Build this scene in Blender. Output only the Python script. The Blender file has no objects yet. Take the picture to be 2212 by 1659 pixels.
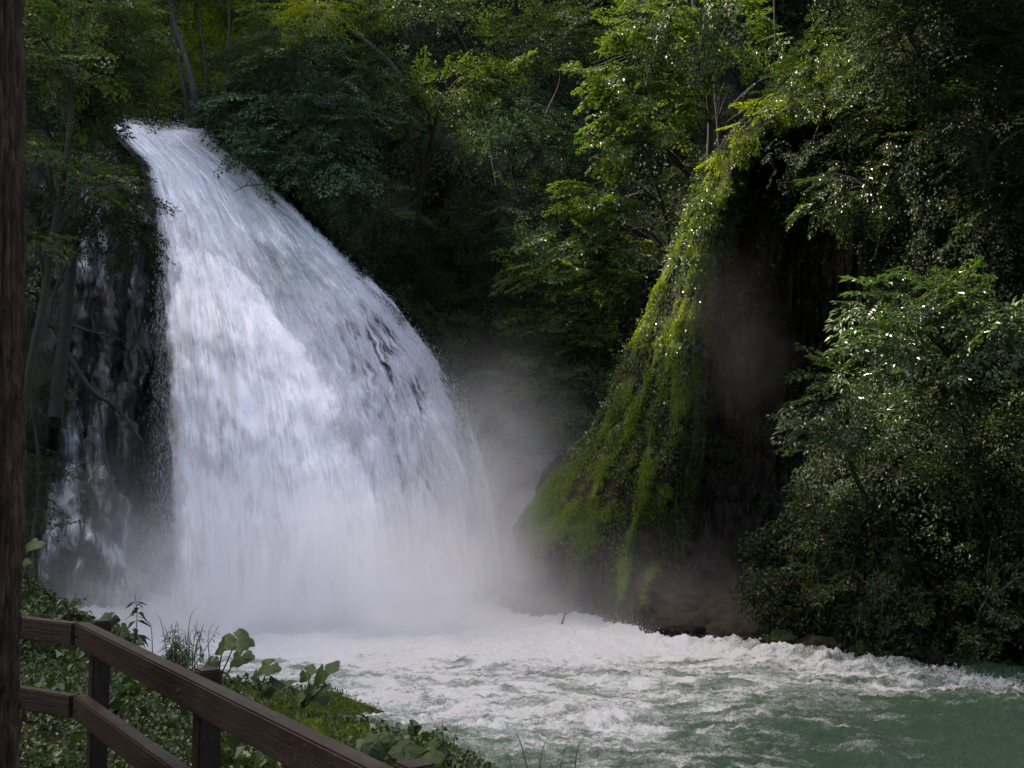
import bpy, math, random
import numpy as np
from mathutils import Vector, Matrix

S = bpy.context.scene
R = math.radians
# ------------------------------------------------------------------ camera, sky, sun, exposure
F = 2372.0            # focal length in reference pixels (2212 x 1659 frame)
CX, CY, HOR = 1106.0, 829.5, 1010.0
PITCH = math.atan((HOR - CY) / F)
EYE = 4.0
cam_d = bpy.data.cameras.new('camera')
cam = bpy.data.objects.new('camera', cam_d)
S.collection.objects.link(cam)
cam_d.sensor_width = 36.0
cam_d.lens = F / 2212 * 36.0
cam_d.clip_start = 0.1
cam_d.clip_end = 600
cam.location = (0, 0, EYE)
cam.rotation_euler = (R(90) + PITCH, 0, 0)
S.camera = cam

SUN_EL, SUN_AZ = R(56), R(-62)       # azimuth measured from +Y (view direction) towards +X
sun_dir = Vector((math.sin(SUN_AZ) * math.cos(SUN_EL), math.cos(SUN_AZ) * math.cos(SUN_EL), math.sin(SUN_EL)))
w = bpy.data.worlds.new('World')
S.world = w
w.use_nodes = True
nt = w.node_tree
bg = nt.nodes['Background']
sky = nt.nodes.new('ShaderNodeTexSky')
sky.sky_type = 'NISHITA'
sky.sun_disc = False
sky.sun_elevation = SUN_EL
sky.sun_rotation = SUN_AZ
sky.air_density = 1.0
sky.dust_density = 3.0
sky.ozone_density = 0.4
nt.links.new(sky.outputs[0], bg.inputs[0])
bg.inputs[1].default_value = 0.15
sl = bpy.data.lights.new('sun', 'SUN')
sl.energy = 2.6
sl.angle = R(0.5)
sl.color = (1.0, 0.985, 0.95)
so = bpy.data.objects.new('sun', sl)
S.collection.objects.link(so)
so.rotation_euler = (-sun_dir).to_track_quat('-Z', 'Y').to_euler()
S.view_settings.view_transform = 'Standard'
S.view_settings.look = 'None'
S.view_settings.gamma = 1
S.view_settings.exposure = 2.3
S.view_settings.use_white_balance = True
S.view_settings.white_balance_temperature = 7900
S.view_settings.white_balance_tint = 14
S.render.engine = 'CYCLES'
cy = S.cycles
cy.use_denoising = True
cy.diffuse_bounces = 3
cy.glossy_bounces = 2
cy.transmission_bounces = 3
cy.transparent_max_bounces = 24
cy.volume_bounces = 8
cy.max_bounces = 12
cy.volume_step_rate = 0.6
cy.volume_max_steps = 64
cy.caustics_reflective = False
cy.caustics_refractive = False
cy.sample_clamp_indirect = 4

rng = np.random.default_rng(7)

# ------------------------------------------------------------------ projection helpers
cp, sp_ = math.cos(PITCH), math.sin(PITCH)
def ray(px, py):
    px = np.asarray(px, float); py = np.asarray(py, float)
    x = (px - CX) / F; v = (CY - py) / F
    return np.stack([x + 0 * v, cp - v * sp_ + 0 * x, sp_ + v * cp + 0 * x], -1)
def at(px, py, d):
    """world point seen at reference pixel (px,py), at world distance Y = d"""
    r = ray(px, py)
    t = np.asarray(d, float) / r[..., 1]
    p = r * t[..., None]
    p[..., 2] += EYE
    return p
def onz(px, py, z=0.0):
    r = ray(px, py)
    t = (z - EYE) / r[..., 2]
    p = r * t[..., None]
    p[..., 2] += EYE
    return p
def proj(p):
    x = p[..., 0]; y = p[..., 1]; z = p[..., 2] - EYE
    dz = y * cp + z * sp_
    v = (-y * sp_ + z * cp) / dz
    return CX + F * x / dz, CY - F * v
def ss(x, a, b):
    t = np.clip((np.asarray(x, float) - a) / (b - a), 0, 1)
    return t * t * (3 - 2 * t)
def itp(x, xs, ys):
    return np.interp(x, xs, ys)

# ------------------------------------------------------------------ gradient noise
_G = rng.normal(size=(256, 3)); _G /= np.linalg.norm(_G, axis=1)[:, None]
_P = rng.permutation(256)
def perlin(p):
    p = np.asarray(p, float)
    i = np.floor(p).astype(np.int64); f = p - i
    u = f * f * f * (f * (f * 6 - 15) + 10)
    out = 0
    for dx in (0, 1):
        for dy in (0, 1):
            for dz in (0, 1):
                h = _P[(_P[(_P[(i[..., 0] + dx) & 255] + i[..., 1] + dy) & 255] + i[..., 2] + dz) & 255]
                g = _G[h]
                d = f - np.array([dx, dy, dz])
                n = (g * d).sum(-1)
                wt = (u[..., 0] if dx else 1 - u[..., 0]) * (u[..., 1] if dy else 1 - u[..., 1]) * (u[..., 2] if dz else 1 - u[..., 2])
                out = out + n * wt
    return out * 1.6
def fbm(p, o=4, lac=2.03, g=0.5, ridge=False):
    a = 1.0; s = 0; p = np.asarray(p, float).copy()
    for _ in range(o):
        n = perlin(p)
        if ridge: n = 1 - 2.2 * np.abs(n)
        s = s + a * n
        a *= g; p = p * lac + 17.3
    return s

# ------------------------------------------------------------------ mesh helpers
def mk(name, V, Fc, mats, parent=None, attrs=None, smooth=True, midx=None):
    V = np.asarray(V, np.float32).reshape(-1, 3); Fc = np.asarray(Fc, np.int32)
    k = Fc.shape[1]; n = len(Fc)
    me = bpy.data.meshes.new(name)
    me.vertices.add(len(V)); me.vertices.foreach_set('co', V.ravel())
    me.loops.add(n * k); me.loops.foreach_set('vertex_index', Fc.ravel())
    me.polygons.add(n); me.polygons.foreach_set('loop_start', np.arange(0, n * k, k, dtype=np.int32))
    me.polygons.foreach_set('use_smooth', np.full(n, smooth, bool))
    if not isinstance(mats, (list, tuple)): mats = [mats]
    for m in mats: me.materials.append(m)
    if midx is not None: me.polygons.foreach_set('material_index', np.asarray(midx, np.int32))
    if attrs:
        for an, av in attrs.items():
            a = me.attributes.new(an, 'FLOAT', 'POINT')
            a.data.foreach_set('value', np.asarray(av, np.float32).ravel())
    me.update(calc_edges=True)
    o = bpy.data.objects.new(name, me)
    S.collection.objects.link(o)
    if parent: o.parent = parent
    return o
def tag(o, label=None, cat=None, group=None, kind=None):
    if label: o['label'] = label
    if cat: o['category'] = cat
    if group: o['group'] = group
    if kind: o['kind'] = kind
    return o
def empty(name, loc, label, cat, group=None):
    o = bpy.data.objects.new(name, None)
    S.collection.objects.link(o)
    o.location = tuple(float(c) for c in loc)
    return tag(o, label, cat, group)
def gridf(nu, nv, off=0, flip=False):
    """faces of an nu x nv vertex grid, index = i*nv + j"""
    i, j = np.meshgrid(np.arange(nu - 1), np.arange(nv - 1), indexing='ij')
    a = (i * nv + j).ravel() + off
    q = np.stack([a, a + nv, a + nv + 1, a + 1], 1)
    return q[:, ::-1] if flip else q
class Acc:
    def __init__(s): s.V = []; s.F = []; s.n = 0; s.A = {}
    def add(s, V, Fc, **A):
        V = np.asarray(V, float).reshape(-1, 3)
        s.V.append(V); s.F.append(np.asarray(Fc) + s.n); s.n += len(V)
        for k, v in A.items(): s.A.setdefault(k, []).append(np.broadcast_to(v, (len(V),)))
    def build(s, name, mats, parent=None, smooth=True):
        V = np.concatenate(s.V)
        if parent is not None: V = V - np.array(parent.location)
        return mk(name, V, np.concatenate(s.F), mats, parent, {k: np.concatenate(v) for k, v in s.A.items()}, smooth)
def smooth_path(P, n):
    P = np.asarray(P, float); m = len(P)
    if m < 3:
        t = np.linspace(0, 1, n)[:, None]; return P[0] * (1 - t) + P[-1] * t
    Q = np.vstack([2 * P[0] - P[1], P, 2 * P[-1] - P[-2]])
    t = np.linspace(0, m - 1 - 1e-6, n); k = t.astype(int); f = (t - k)[:, None]
    a, b, c, d = Q[k], Q[k + 1], Q[k + 2], Q[k + 3]
    return 0.5 * (2 * b + (c - a) * f + (2 * a - 5 * b + 4 * c - d) * f * f + (3 * b - a - 3 * c + d) * f ** 3)
def tube(acc, P, rad, ns=8, rough=0.0, seed=0, **A):
    P = np.asarray(P, float); n = len(P); rad = np.broadcast_to(np.asarray(rad, float), (n,))
    T = np.gradient(P, axis=0); T /= np.linalg.norm(T, axis=1)[:, None] + 1e-9
    ref = np.array([0, 1.0, 0]) if abs(T[:, 1]).mean() < .8 else np.array([1.0, 0, 0])
    U = np.cross(T, ref); U /= np.linalg.norm(U, axis=1)[:, None] + 1e-9
    W = np.cross(T, U)
    a = np.linspace(0, 2 * np.pi, ns, endpoint=False)
    dirs = U[:, None] * np.cos(a)[None, :, None] + W[:, None] * np.sin(a)[None, :, None]
    r = rad[:, None] * np.ones(ns)
    if rough:
        q = P[:, None] * 0.9 + dirs * 2.1 + seed
        r = r * (1 + rough * fbm(q, 3))
    V = P[:, None] + dirs * r[..., None]
    i, j = np.meshgrid(np.arange(n - 1), np.arange(ns), indexing='ij')
    j2 = (j + 1) % ns
    Fc = np.stack([i * ns + j, i * ns + j2, (i + 1) * ns + j2, (i + 1) * ns + j], -1).reshape(-1, 4)
    acc.add(V, Fc, **A)

# ------------------------------------------------------------------ materials
def new_mat(name):
    m = bpy.data.materials.new(name); m.use_nodes = True
    n = m.node_tree; n.nodes.clear()
    out = n.nodes.new('ShaderNodeOutputMaterial')
    return m, n, out
def nd(n, t, **kw):
    x = n.nodes.new(t)
    for k, v in kw.items():
        if k.startswith('i_'): x.inputs[k[2:].replace('_', ' ')].default_value = v
        else: setattr(x, k, v)
    return x
def ramp(n, fac, stops, interp='LINEAR'):
    r = n.nodes.new('ShaderNodeValToRGB'); r.color_ramp.interpolation = interp
    e = r.color_ramp.elements
    while len(e) < len(stops): e.new(0.5)
    for el, (p, c) in zip(e, stops):
        el.position = p; el.color = (*c, 1) if len(c) == 3 else c
    n.links.new(fac, r.inputs[0]); return r
def noise(n, vec, scale, detail=4, rough=.55, dist=0.0):
    x = nd(n, 'ShaderNodeTexNoise'); x.inputs['Scale'].default_value = scale
    x.inputs['Detail'].default_value = detail; x.inputs['Roughness'].default_value = rough; x.inputs['Distortion'].default_value = dist
    if vec is not None: n.links.new(vec, x.inputs['Vector'])
    return x
def mth(n, op, a, b=None, c=None, clamp=False):
    x = n.nodes.new('ShaderNodeMath'); x.operation = op; x.use_clamp = clamp
    for i, v in enumerate((a, b, c)):
        if v is None: continue
        if isinstance(v, (int, float)): x.inputs[i].default_value = v
        else: n.links.new(v, x.inputs[i])
    return x.outputs[0]
def attr(n, name):
    a = nd(n, 'ShaderNodeAttribute'); a.attribute_name = name; return a.outputs['Fac']
def vmap(n, scale, src='Object'):
    tc = nd(n, 'ShaderNodeTexCoord'); mp = nd(n, 'ShaderNodeMapping')
    mp.inputs['Scale'].default_value = scale
    n.links.new(tc.outputs[src], mp.inputs[0]); return mp.outputs[0]
def mixc(n, f, a, b):
    x = n.nodes.new('ShaderNodeMix'); x.data_type = 'RGBA'
    for i, v in ((0, f), (6, a), (7, b)):
        if isinstance(v, (int, float)): x.inputs[i].default_value = v
        elif isinstance(v, tuple): x.inputs[i].default_value = (*v, 1)
        else: n.links.new(v, x.inputs[i])
    return x.outputs[2]

def leaf_mat(name, dark, mid, light, rough=.42, trans=.35, spec=.5, brown=(.05, .032, .02)):
    m, n, out = new_mat(name)
    t = attr(n, 'tint')
    c = ramp(n, t, [(0.0, brown), (0.05, brown), (0.06, dark), (0.55, mid), (1.0, light)])
    p = nd(n, 'ShaderNodeBsdfPrincipled'); p.inputs['Roughness'].default_value = rough
    p.inputs['Specular IOR Level'].default_value = spec
    n.links.new(c.outputs[0], p.inputs['Base Color'])
    tr = nd(n, 'ShaderNodeBsdfTranslucent')
    hs = nd(n, 'ShaderNodeHueSaturation'); hs.inputs['Hue'].default_value = .485; hs.inputs['Saturation'].default_value = 1.15; hs.inputs['Value'].default_value = 1.5
    n.links.new(c.outputs[0], hs.inputs['Color']); n.links.new(hs.outputs[0], tr.inputs[0])
    mx = nd(n, 'ShaderNodeMixShader'); mx.inputs[0].default_value = trans
    n.links.new(p.outputs[0], mx.inputs[1]); n.links.new(tr.outputs[0], mx.inputs[2])
    n.links.new(mx.outputs[0], out.inputs[0]); return m
def bark_mat(name, c1, c2, vs=(9, 9, 1.6), bump=.6, moss=0.0):
    m, n, out = new_mat(name)
    v = vmap(n, vs)
    a = noise(n, v, 2.6, 8, .65, .6); b = noise(n, vmap(n, (1, 1, 1)), 1.2, 4)
    f = mth(n, 'MULTIPLY_ADD', b.outputs[0], .35, mth(n, 'MULTIPLY', a.outputs[0], .75))
    c = ramp(n, f, [(.38, c1), (.68, c2)]).outputs[0]
    if moss:
        mm = ramp(n, noise(n, vmap(n, (1, 1, .5)), 1.7, 6).outputs[0], [(.5, (0, 0, 0)), (.62, (1, 1, 1))])
        c = mixc(n, mth(n, 'MULTIPLY', mm.outputs[0], moss), c, (.03, .05, .012))
    p = nd(n, 'ShaderNodeBsdfPrincipled'); p.inputs['Roughness'].default_value = .8
    n.links.new(c, p.inputs['Base Color'])
    bp = nd(n, 'ShaderNodeBump'); bp.inputs['Strength'].default_value = bump; bp.inputs['Distance'].default_value = .03
    n.links.new(a.outputs[0], bp.inputs['Height']); n.links.new(bp.outputs[0], p.inputs['Normal'])
    n.links.new(p.outputs[0], out.inputs[0]); return m
def rock_mat(name, rock1, rock2, moss1, moss2, wet=.45, scale=1.0, use_attr=True, flute=(1.6, 1.6, .45)):
    m, n, out = new_mat(name)
    a = noise(n, vmap(n, flute), 1.6 * scale, 9, .62, .4)
    b = noise(n, vmap(n, (1, 1, 1)), 3.2 * scale, 8, .6)
    fine = noise(n, vmap(n, (1, 1, 1)), 22 * scale, 6, .7)
    c = ramp(n, a.outputs[0], [(.3, rock1), (.7, rock2)]).outputs[0]
    mc = ramp(n, fine.outputs[0], [(.3, moss1), (.72, moss2)]).outputs[0]
    if use_attr:
        f = mth(n, 'ADD', attr(n, 'moss'), mth(n, 'MULTIPLY_ADD', b.outputs[0], 1.6, -.8))
    else:
        f = mth(n, 'MULTIPLY_ADD', b.outputs[0], 1.6, -.35)
    f = ramp(n, f, [(.38, (0, 0, 0)), (.6, (1, 1, 1))]).outputs[0]
    c = mixc(n, f, c, mc)
    p = nd(n, 'ShaderNodeBsdfPrincipled'); p.inputs['Specular IOR Level'].default_value = .5 if wet < .6 else .15
    n.links.new(c, p.inputs['Base Color'])
    n.links.new(mth(n, 'MULTIPLY_ADD', f, .95 - wet, wet), p.inputs['Roughness'])
    bp = nd(n, 'ShaderNodeBump'); bp.inputs['Strength'].default_value = .8; bp.inputs['Distance'].default_value = .12
    h = mth(n, 'MULTIPLY_ADD', fine.outputs[0], .35, a.outputs[0])
    n.links.new(h, bp.inputs['Height']); n.links.new(bp.outputs[0], p.inputs['Normal'])
    n.links.new(p.outputs[0], out.inputs[0]); return m

M = {}
M['green'] = leaf_mat('leaf_green', (.014, .03, .008), (.032, .064, .016), (.075, .13, .025), rough=.5, spec=.35)
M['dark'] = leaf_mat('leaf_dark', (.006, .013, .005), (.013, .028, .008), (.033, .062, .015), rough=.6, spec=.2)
M['bright'] = leaf_mat('leaf_sunlit_green', (.024, .052, .012), (.05, .098, .02), (.10, .16, .03), rough=.4, trans=.36)  # lighter green copy: sunlight on the leaves is put into the colour
M['shiny'] = leaf_mat('leaf_shiny', (.014, .036, .010), (.028, .066, .016), (.055, .11, .022), rough=.3, trans=.28, spec=.75)
M['blue'] = leaf_mat('leaf_bluish', (.022, .054, .024), (.05, .11, .045), (.09, .165, .06), rough=.45, trans=.25, spec=.4)
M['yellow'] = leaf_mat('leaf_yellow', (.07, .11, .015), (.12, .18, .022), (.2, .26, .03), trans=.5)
M['gloss'] = leaf_mat('leaf_glossy', (.007, .018, .005), (.018, .040, .009), (.045, .085, .016), rough=.34, trans=.36, spec=.4)
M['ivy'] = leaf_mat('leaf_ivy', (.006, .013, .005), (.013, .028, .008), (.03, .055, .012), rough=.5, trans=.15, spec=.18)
M['ground_leaf'] = leaf_mat('leaf_ground', (.016, .034, .010), (.038, .07, .018), (.09, .13, .04), rough=.4, trans=.25)
M['butterbur'] = leaf_mat('leaf_butterbur', (.022, .05, .012), (.04, .08, .018), (.07, .12, .028), rough=.6, trans=.3, spec=.3)
def blotch(m, scale):
    n = m.node_tree; p = [x for x in n.nodes if x.type == 'BSDF_PRINCIPLED'][0]
    src = p.inputs['Base Color'].links[0].from_socket
    a = noise(n, vmap(n, (1, 1, 1)), scale, 5, .7); v = nd(n, 'ShaderNodeTexVoronoi'); v.feature = 'DISTANCE_TO_EDGE'; v.inputs['Scale'].default_value = scale * .8
    tc = nd(n, 'ShaderNodeTexCoord'); n.links.new(tc.outputs['Object'], v.inputs['Vector'])
    f = ramp(n, a.outputs[0], [(.35, (0, 0, 0)), (.7, (1, 1, 1))]).outputs[0]
    c = mixc(n, mth(n, 'MULTIPLY', f, .6), src, (.012, .03, .008))
    n.links.new(c, p.inputs['Base Color'])
    bp = nd(n, 'ShaderNodeBump'); bp.inputs['Strength'].default_value = .7; bp.inputs['Distance'].default_value = .02
    n.links.new(v.outputs['Distance'], bp.inputs['Height']); n.links.new(bp.outputs[0], p.inputs['Normal'])
blotch(M['butterbur'], 14)
M['mossblade'] = leaf_mat('leaf_moss', (.05, .09, .008), (.13, .19, .016), (.24, .31, .03), rough=.7, trans=.4, spec=.3)
M['litter'] = leaf_mat('leaf_litter', (.05, .028, .012), (.12, .06, .02), (.25, .17, .03), rough=.7, trans=.1, spec=.2)
M['grass'] = leaf_mat('leaf_grass', (.018, .036, .008), (.04, .075, .015), (.09, .13, .025), rough=.5)
M['bark'] = bark_mat('bark', (.016, .009, .006), (.17, .095, .052), vs=(11, 11, 2.4), bump=1.0)
M['bark_dark'] = bark_mat('bark_dark', (.012, .01, .008), (.035, .028, .02))
M['bark_grey'] = bark_mat('bark_grey', (.012, .011, .008), (.034, .030, .022), moss=.6)
M['wet_rock'] = rock_mat('wet_rock', (.004, .0035, .003), (.017, .014, .011), (.008, .014, .005), (.025, .038, .01), wet=.45)
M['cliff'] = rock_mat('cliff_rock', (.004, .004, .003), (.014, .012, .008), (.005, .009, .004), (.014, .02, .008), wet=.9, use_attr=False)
M['tufa'] = rock_mat('tufa_rock', (.004, .0032, .0022), (.04, .030, .021), (.03, .05, .008), (.10, .14, .018), wet=.8)
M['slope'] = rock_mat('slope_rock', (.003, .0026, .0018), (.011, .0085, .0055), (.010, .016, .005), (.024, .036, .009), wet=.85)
M['earth'] = rock_mat('earth', (.010, .007, .0045), (.028, .019, .011), (.02, .03, .006), (.06, .08, .014), wet=.75, scale=1.6, use_attr=True, flute=(1, 1, 1))

# wood of the fence
def wood_mat():
    m, n, out = new_mat('brown_painted_wood')
    tc = nd(n, 'ShaderNodeTexCoord')
    mp = nd(n, 'ShaderNodeMapping'); mp.inputs['Scale'].default_value = (1.2, 18, 18)
    n.links.new(tc.outputs['Object'], mp.inputs[0])
    a = noise(n, mp.outputs[0], 2.2, 8, .65, .3); b = noise(n, vmap(n, (1, 1, 1)), 5, 6, .7)
    sp = noise(n, vmap(n, (1, 1, 1)), 60, 3, .6)
    c = ramp(n, a.outputs[0], [(.3, (.012, .006, .0045)), (.62, (.030, .015, .011)), (.8, (.055, .034, .026))]).outputs[0]
    g = ramp(n, b.outputs[0], [(.44, (0, 0, 0)), (.66, (.8, .8, .8))]).outputs[0]
    c = mixc(n, g, c, (.042, .034, .022))
    s = ramp(n, sp.outputs[0], [(.62, (0, 0, 0)), (.68, (1, 1, 1))]).outputs[0]
    c = mixc(n, mth(n, 'MULTIPLY', s, .5), c, (.16, .12, .10))
    p = nd(n, 'ShaderNodeBsdfPrincipled'); p.inputs['Roughness'].default_value = .55
    n.links.new(c, p.inputs['Base Color'])
    bp = nd(n, 'ShaderNodeBump'); bp.inputs['Strength'].default_value = .9; bp.inputs['Distance'].default_value = .008
    n.links.new(a.outputs[0], bp.inputs['Height']); n.links.new(bp.outputs[0], p.inputs['Normal'])
    n.links.new(p.outputs[0], out.inputs[0]); return m
M['wood'] = wood_mat()

# falling water: 'u','v' flow coordinates in metres, 'den' coverage 0..1
def fall_mat():
    m, n, out = new_mat('falling_water')
    cb = nd(n, 'ShaderNodeCombineXYZ')
    n.links.new(attr(n, 'fu'), cb.inputs[0]); n.links.new(attr(n, 'fv'), cb.inputs[1]); n.links.new(attr(n, 'fl'), cb.inputs[2])
    def st(sx, sy):
        mp = nd(n, 'ShaderNodeMapping'); mp.inputs['Scale'].default_value = (sx, sy, 1)
        n.links.new(cb.outputs[0], mp.inputs[0]); return mp.outputs[0]
    big = noise(n, st(.8, .5), 1.0, 3, .5, .9)
    mid = noise(n, st(2.6, .9), 1.3, 3, .5, .8)
    streak = noise(n, st(13, .7), 1.0, 3, .55, .3)
    h = mth(n, 'ADD', mth(n, 'MULTIPLY', big.outputs[0], .42), mth(n, 'ADD', mth(n, 'MULTIPLY', mid.outputs[0], .34), mth(n, 'MULTIPLY', streak.outputs[0], .24)))
    # coverage
    al = mth(n, 'ADD', attr(n, 'den'), mth(n, 'MULTIPLY_ADD', h, 3.4, -1.7))
    al = ramp(n, al, [(.1, (0, 0, 0)), (.9, (1, 1, 1))]).outputs[0]
    # thin water is greenish, aerated water white
    tone = mth(n, 'ADD', attr(n, 'foam'), mth(n, 'MULTIPLY_ADD', h, 1.35, -.675))
    c = ramp(n, tone, [(.0, (.26, .29, .285)), (.3, (.43, .47, .465)), (.65, (.78, .80, .83)), (1.0, (.92, .92, .94))]).outputs[0]
    p = nd(n, 'ShaderNodeBsdfPrincipled'); p.inputs['Roughness'].default_value = .55
    p.inputs['Specular IOR Level'].default_value = .35
    n.links.new(c, p.inputs['Base Color'])
    bp = nd(n, 'ShaderNodeBump'); bp.inputs['Strength'].default_value = .06; bp.inputs['Distance'].default_value = .1
    n.links.new(h, bp.inputs['Height']); n.links.new(bp.outputs[0], p.inputs['Normal'])
    tl = nd(n, 'ShaderNodeBsdfTranslucent'); n.links.new(c, tl.inputs[0])
    mx = nd(n, 'ShaderNodeMixShader'); mx.inputs[0].default_value = .12
    n.links.new(p.outputs[0], mx.inputs[1]); n.links.new(tl.outputs[0], mx.inputs[2])
    tp = nd(n, 'ShaderNodeBsdfTransparent')
    m2 = nd(n, 'ShaderNodeMixShader'); n.links.new(al, m2.inputs[0])
    n.links.new(tp.outputs[0], m2.inputs[1]); n.links.new(mx.outputs[0], m2.inputs[2])
    n.links.new(m2.outputs[0], out.inputs[0]); return m
M['fall'] = fall_mat()
def drop_mat():
    m, n, out = new_mat('water_drops')
    p = nd(n, 'ShaderNodeBsdfPrincipled'); p.inputs['Base Color'].default_value = (.78, .8, .85, 1); p.inputs['Roughness'].default_value = .3
    tl = nd(n, 'ShaderNodeBsdfTranslucent'); tl.inputs[0].default_value = (.8, .82, .86, 1)
    mx = nd(n, 'ShaderNodeMixShader'); mx.inputs[0].default_value = .4
    n.links.new(p.outputs[0], mx.inputs[1]); n.links.new(tl.outputs[0], mx.inputs[2]); n.links.new(mx.outputs[0], out.inputs[0])
    return m
M['drop'] = drop_mat()
def river_mat():
    m, n, out = new_mat('river_water')
    tc = nd(n, 'ShaderNodeTexCoord')
    def mp(sx, sy, rot=0):
        x = nd(n, 'ShaderNodeMapping'); x.inputs['Scale'].default_value = (sx, sy, 1); x.inputs['Rotation'].default_value = (0, 0, rot)
        n.links.new(tc.outputs['Object'], x.inputs[0]); return x.outputs[0]
    a = noise(n, mp(1.0, 2.0, R(35)), .9, 3, .6, 1.2)
    l1 = noise(n, mp(1.0, 1.7, R(35)), 2.6, 6, .62, 1.6)
    l2 = noise(n, mp(1.3, 1.8, R(20)), 8, 5, .7, 1.4)
    fine = noise(n, mp(1, 1.4), 34, 4, .7, .3)
    lace = mth(n, 'SUBTRACT', 1.0, mth(n, 'MULTIPLY', mth(n, 'ABSOLUTE', mth(n, 'SUBTRACT', l1.outputs[0], .5)), 9.0))
    lace2 = mth(n, 'SUBTRACT', 1.0, mth(n, 'MULTIPLY', mth(n, 'ABSOLUTE', mth(n, 'SUBTRACT', l2.outputs[0], .5)), 7.0))
    l3 = noise(n, mp(1.2, 1.6, R(28)), 19, 4, .7, 1.2)
    lace3 = mth(n, 'MAXIMUM', mth(n, 'SUBTRACT', 1.0, mth(n, 'MULTIPLY', mth(n, 'ABSOLUTE', mth(n, 'SUBTRACT', l3.outputs[0], .5)), 8.0)), -1.0)
    lace = mth(n, 'MAXIMUM', lace, -1.0); lace2 = mth(n, 'MAXIMUM', lace2, -1.0)
    f = mth(n, 'ADD', attr(n, 'foam'), mth(n, 'ADD', mth(n, 'MULTIPLY', lace, .15), mth(n, 'ADD', mth(n, 'MULTIPLY', lace2, .24), mth(n, 'ADD', mth(n, 'MULTIPLY_ADD', a.outputs[0], 1.9, -.98), mth(n, 'MULTIPLY_ADD', lace3, .16, mth(n, 'MULTIPLY_ADD', fine.outputs[0], 1.1, -.55))))))
    cov = ramp(n, f, [(.28, (0, 0, 0)), (.62, (.36, .36, .36)), (.9, (1, 1, 1))]).outputs[0]
    wc = mixc(n, attr(n, 'deep'), (.13, .20, .14), (.036, .078, .042))
    c = mixc(n, cov, wc, (.68, .70, .70))
    p = nd(n, 'ShaderNodeBsdfPrincipled')
    n.links.new(c, p.inputs['Base Color'])
    n.links.new(mth(n, 'MULTIPLY_ADD', cov, .4, .07), p.inputs['Roughness'])
    p.inputs['IOR'].default_value = 1.33
    bp = nd(n, 'ShaderNodeBump'); bp.inputs['Strength'].default_value = 1.0; bp.inputs['Distance'].default_value = .11
    hh = mth(n, 'ADD', mth(n, 'MULTIPLY_ADD', l3.outputs[0], .3, l1.outputs[0]), mth(n, 'MULTIPLY_ADD', l2.outputs[0], .45, mth(n, 'MULTIPLY', fine.outputs[0], .15)))
    n.links.new(hh, bp.inputs['Height']); n.links.new(bp.outputs[0], p.inputs['Normal'])
    n.links.new(p.outputs[0], out.inputs[0]); return m
M['river'] = river_mat()

# ------------------------------------------------------------------ SETTING: water
SHORE = [(40, 1330), (200, 1380), (330, 1440), (450, 1490), (600, 1515), (720, 1520), (822, 1532), (700, 1566), (830, 1590), (960, 1625), (1060, 1665), (1180, 1760), (1500, 1900), (2600, 2200)]
SH = onz(np.array([p[0] for p in SHORE]), np.array([p[1] for p in SHORE]))[:, :2]
SH = np.vstack([[[-16, 33.0]], SH])
def shore_dist(x, y):
    """signed distance to the near shoreline, positive on the bank (towards the camera / left)"""
    P = np.stack([x, y], -1); best = np.full(x.shape, 1e9)
    for a, b in zip(SH[:-1], SH[1:]):
        d = b - a; t = np.clip(((P - a) @ d) / (d @ d), 0, 1)
        q = a + t[..., None] * d; best = np.minimum(best, np.linalg.norm(P - q, axis=-1))
    # inside test by polygon closed through the camera side
    poly = np.vstack([SH, [[60, -30], [-60, -30], [-60, 33]]])
    ins = np.zeros(x.shape, bool); j = len(poly) - 1
    for i in range(len(poly)):
        xi, yi = poly[i]; xj, yj = poly[j]
        c = ((yi > y) != (yj > y)) & (x < (xj - xi) * (y - yi) / (yj - yi + 1e-12) + xi)
        ins ^= c; j = i
    return np.where(ins, best, -best)

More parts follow.
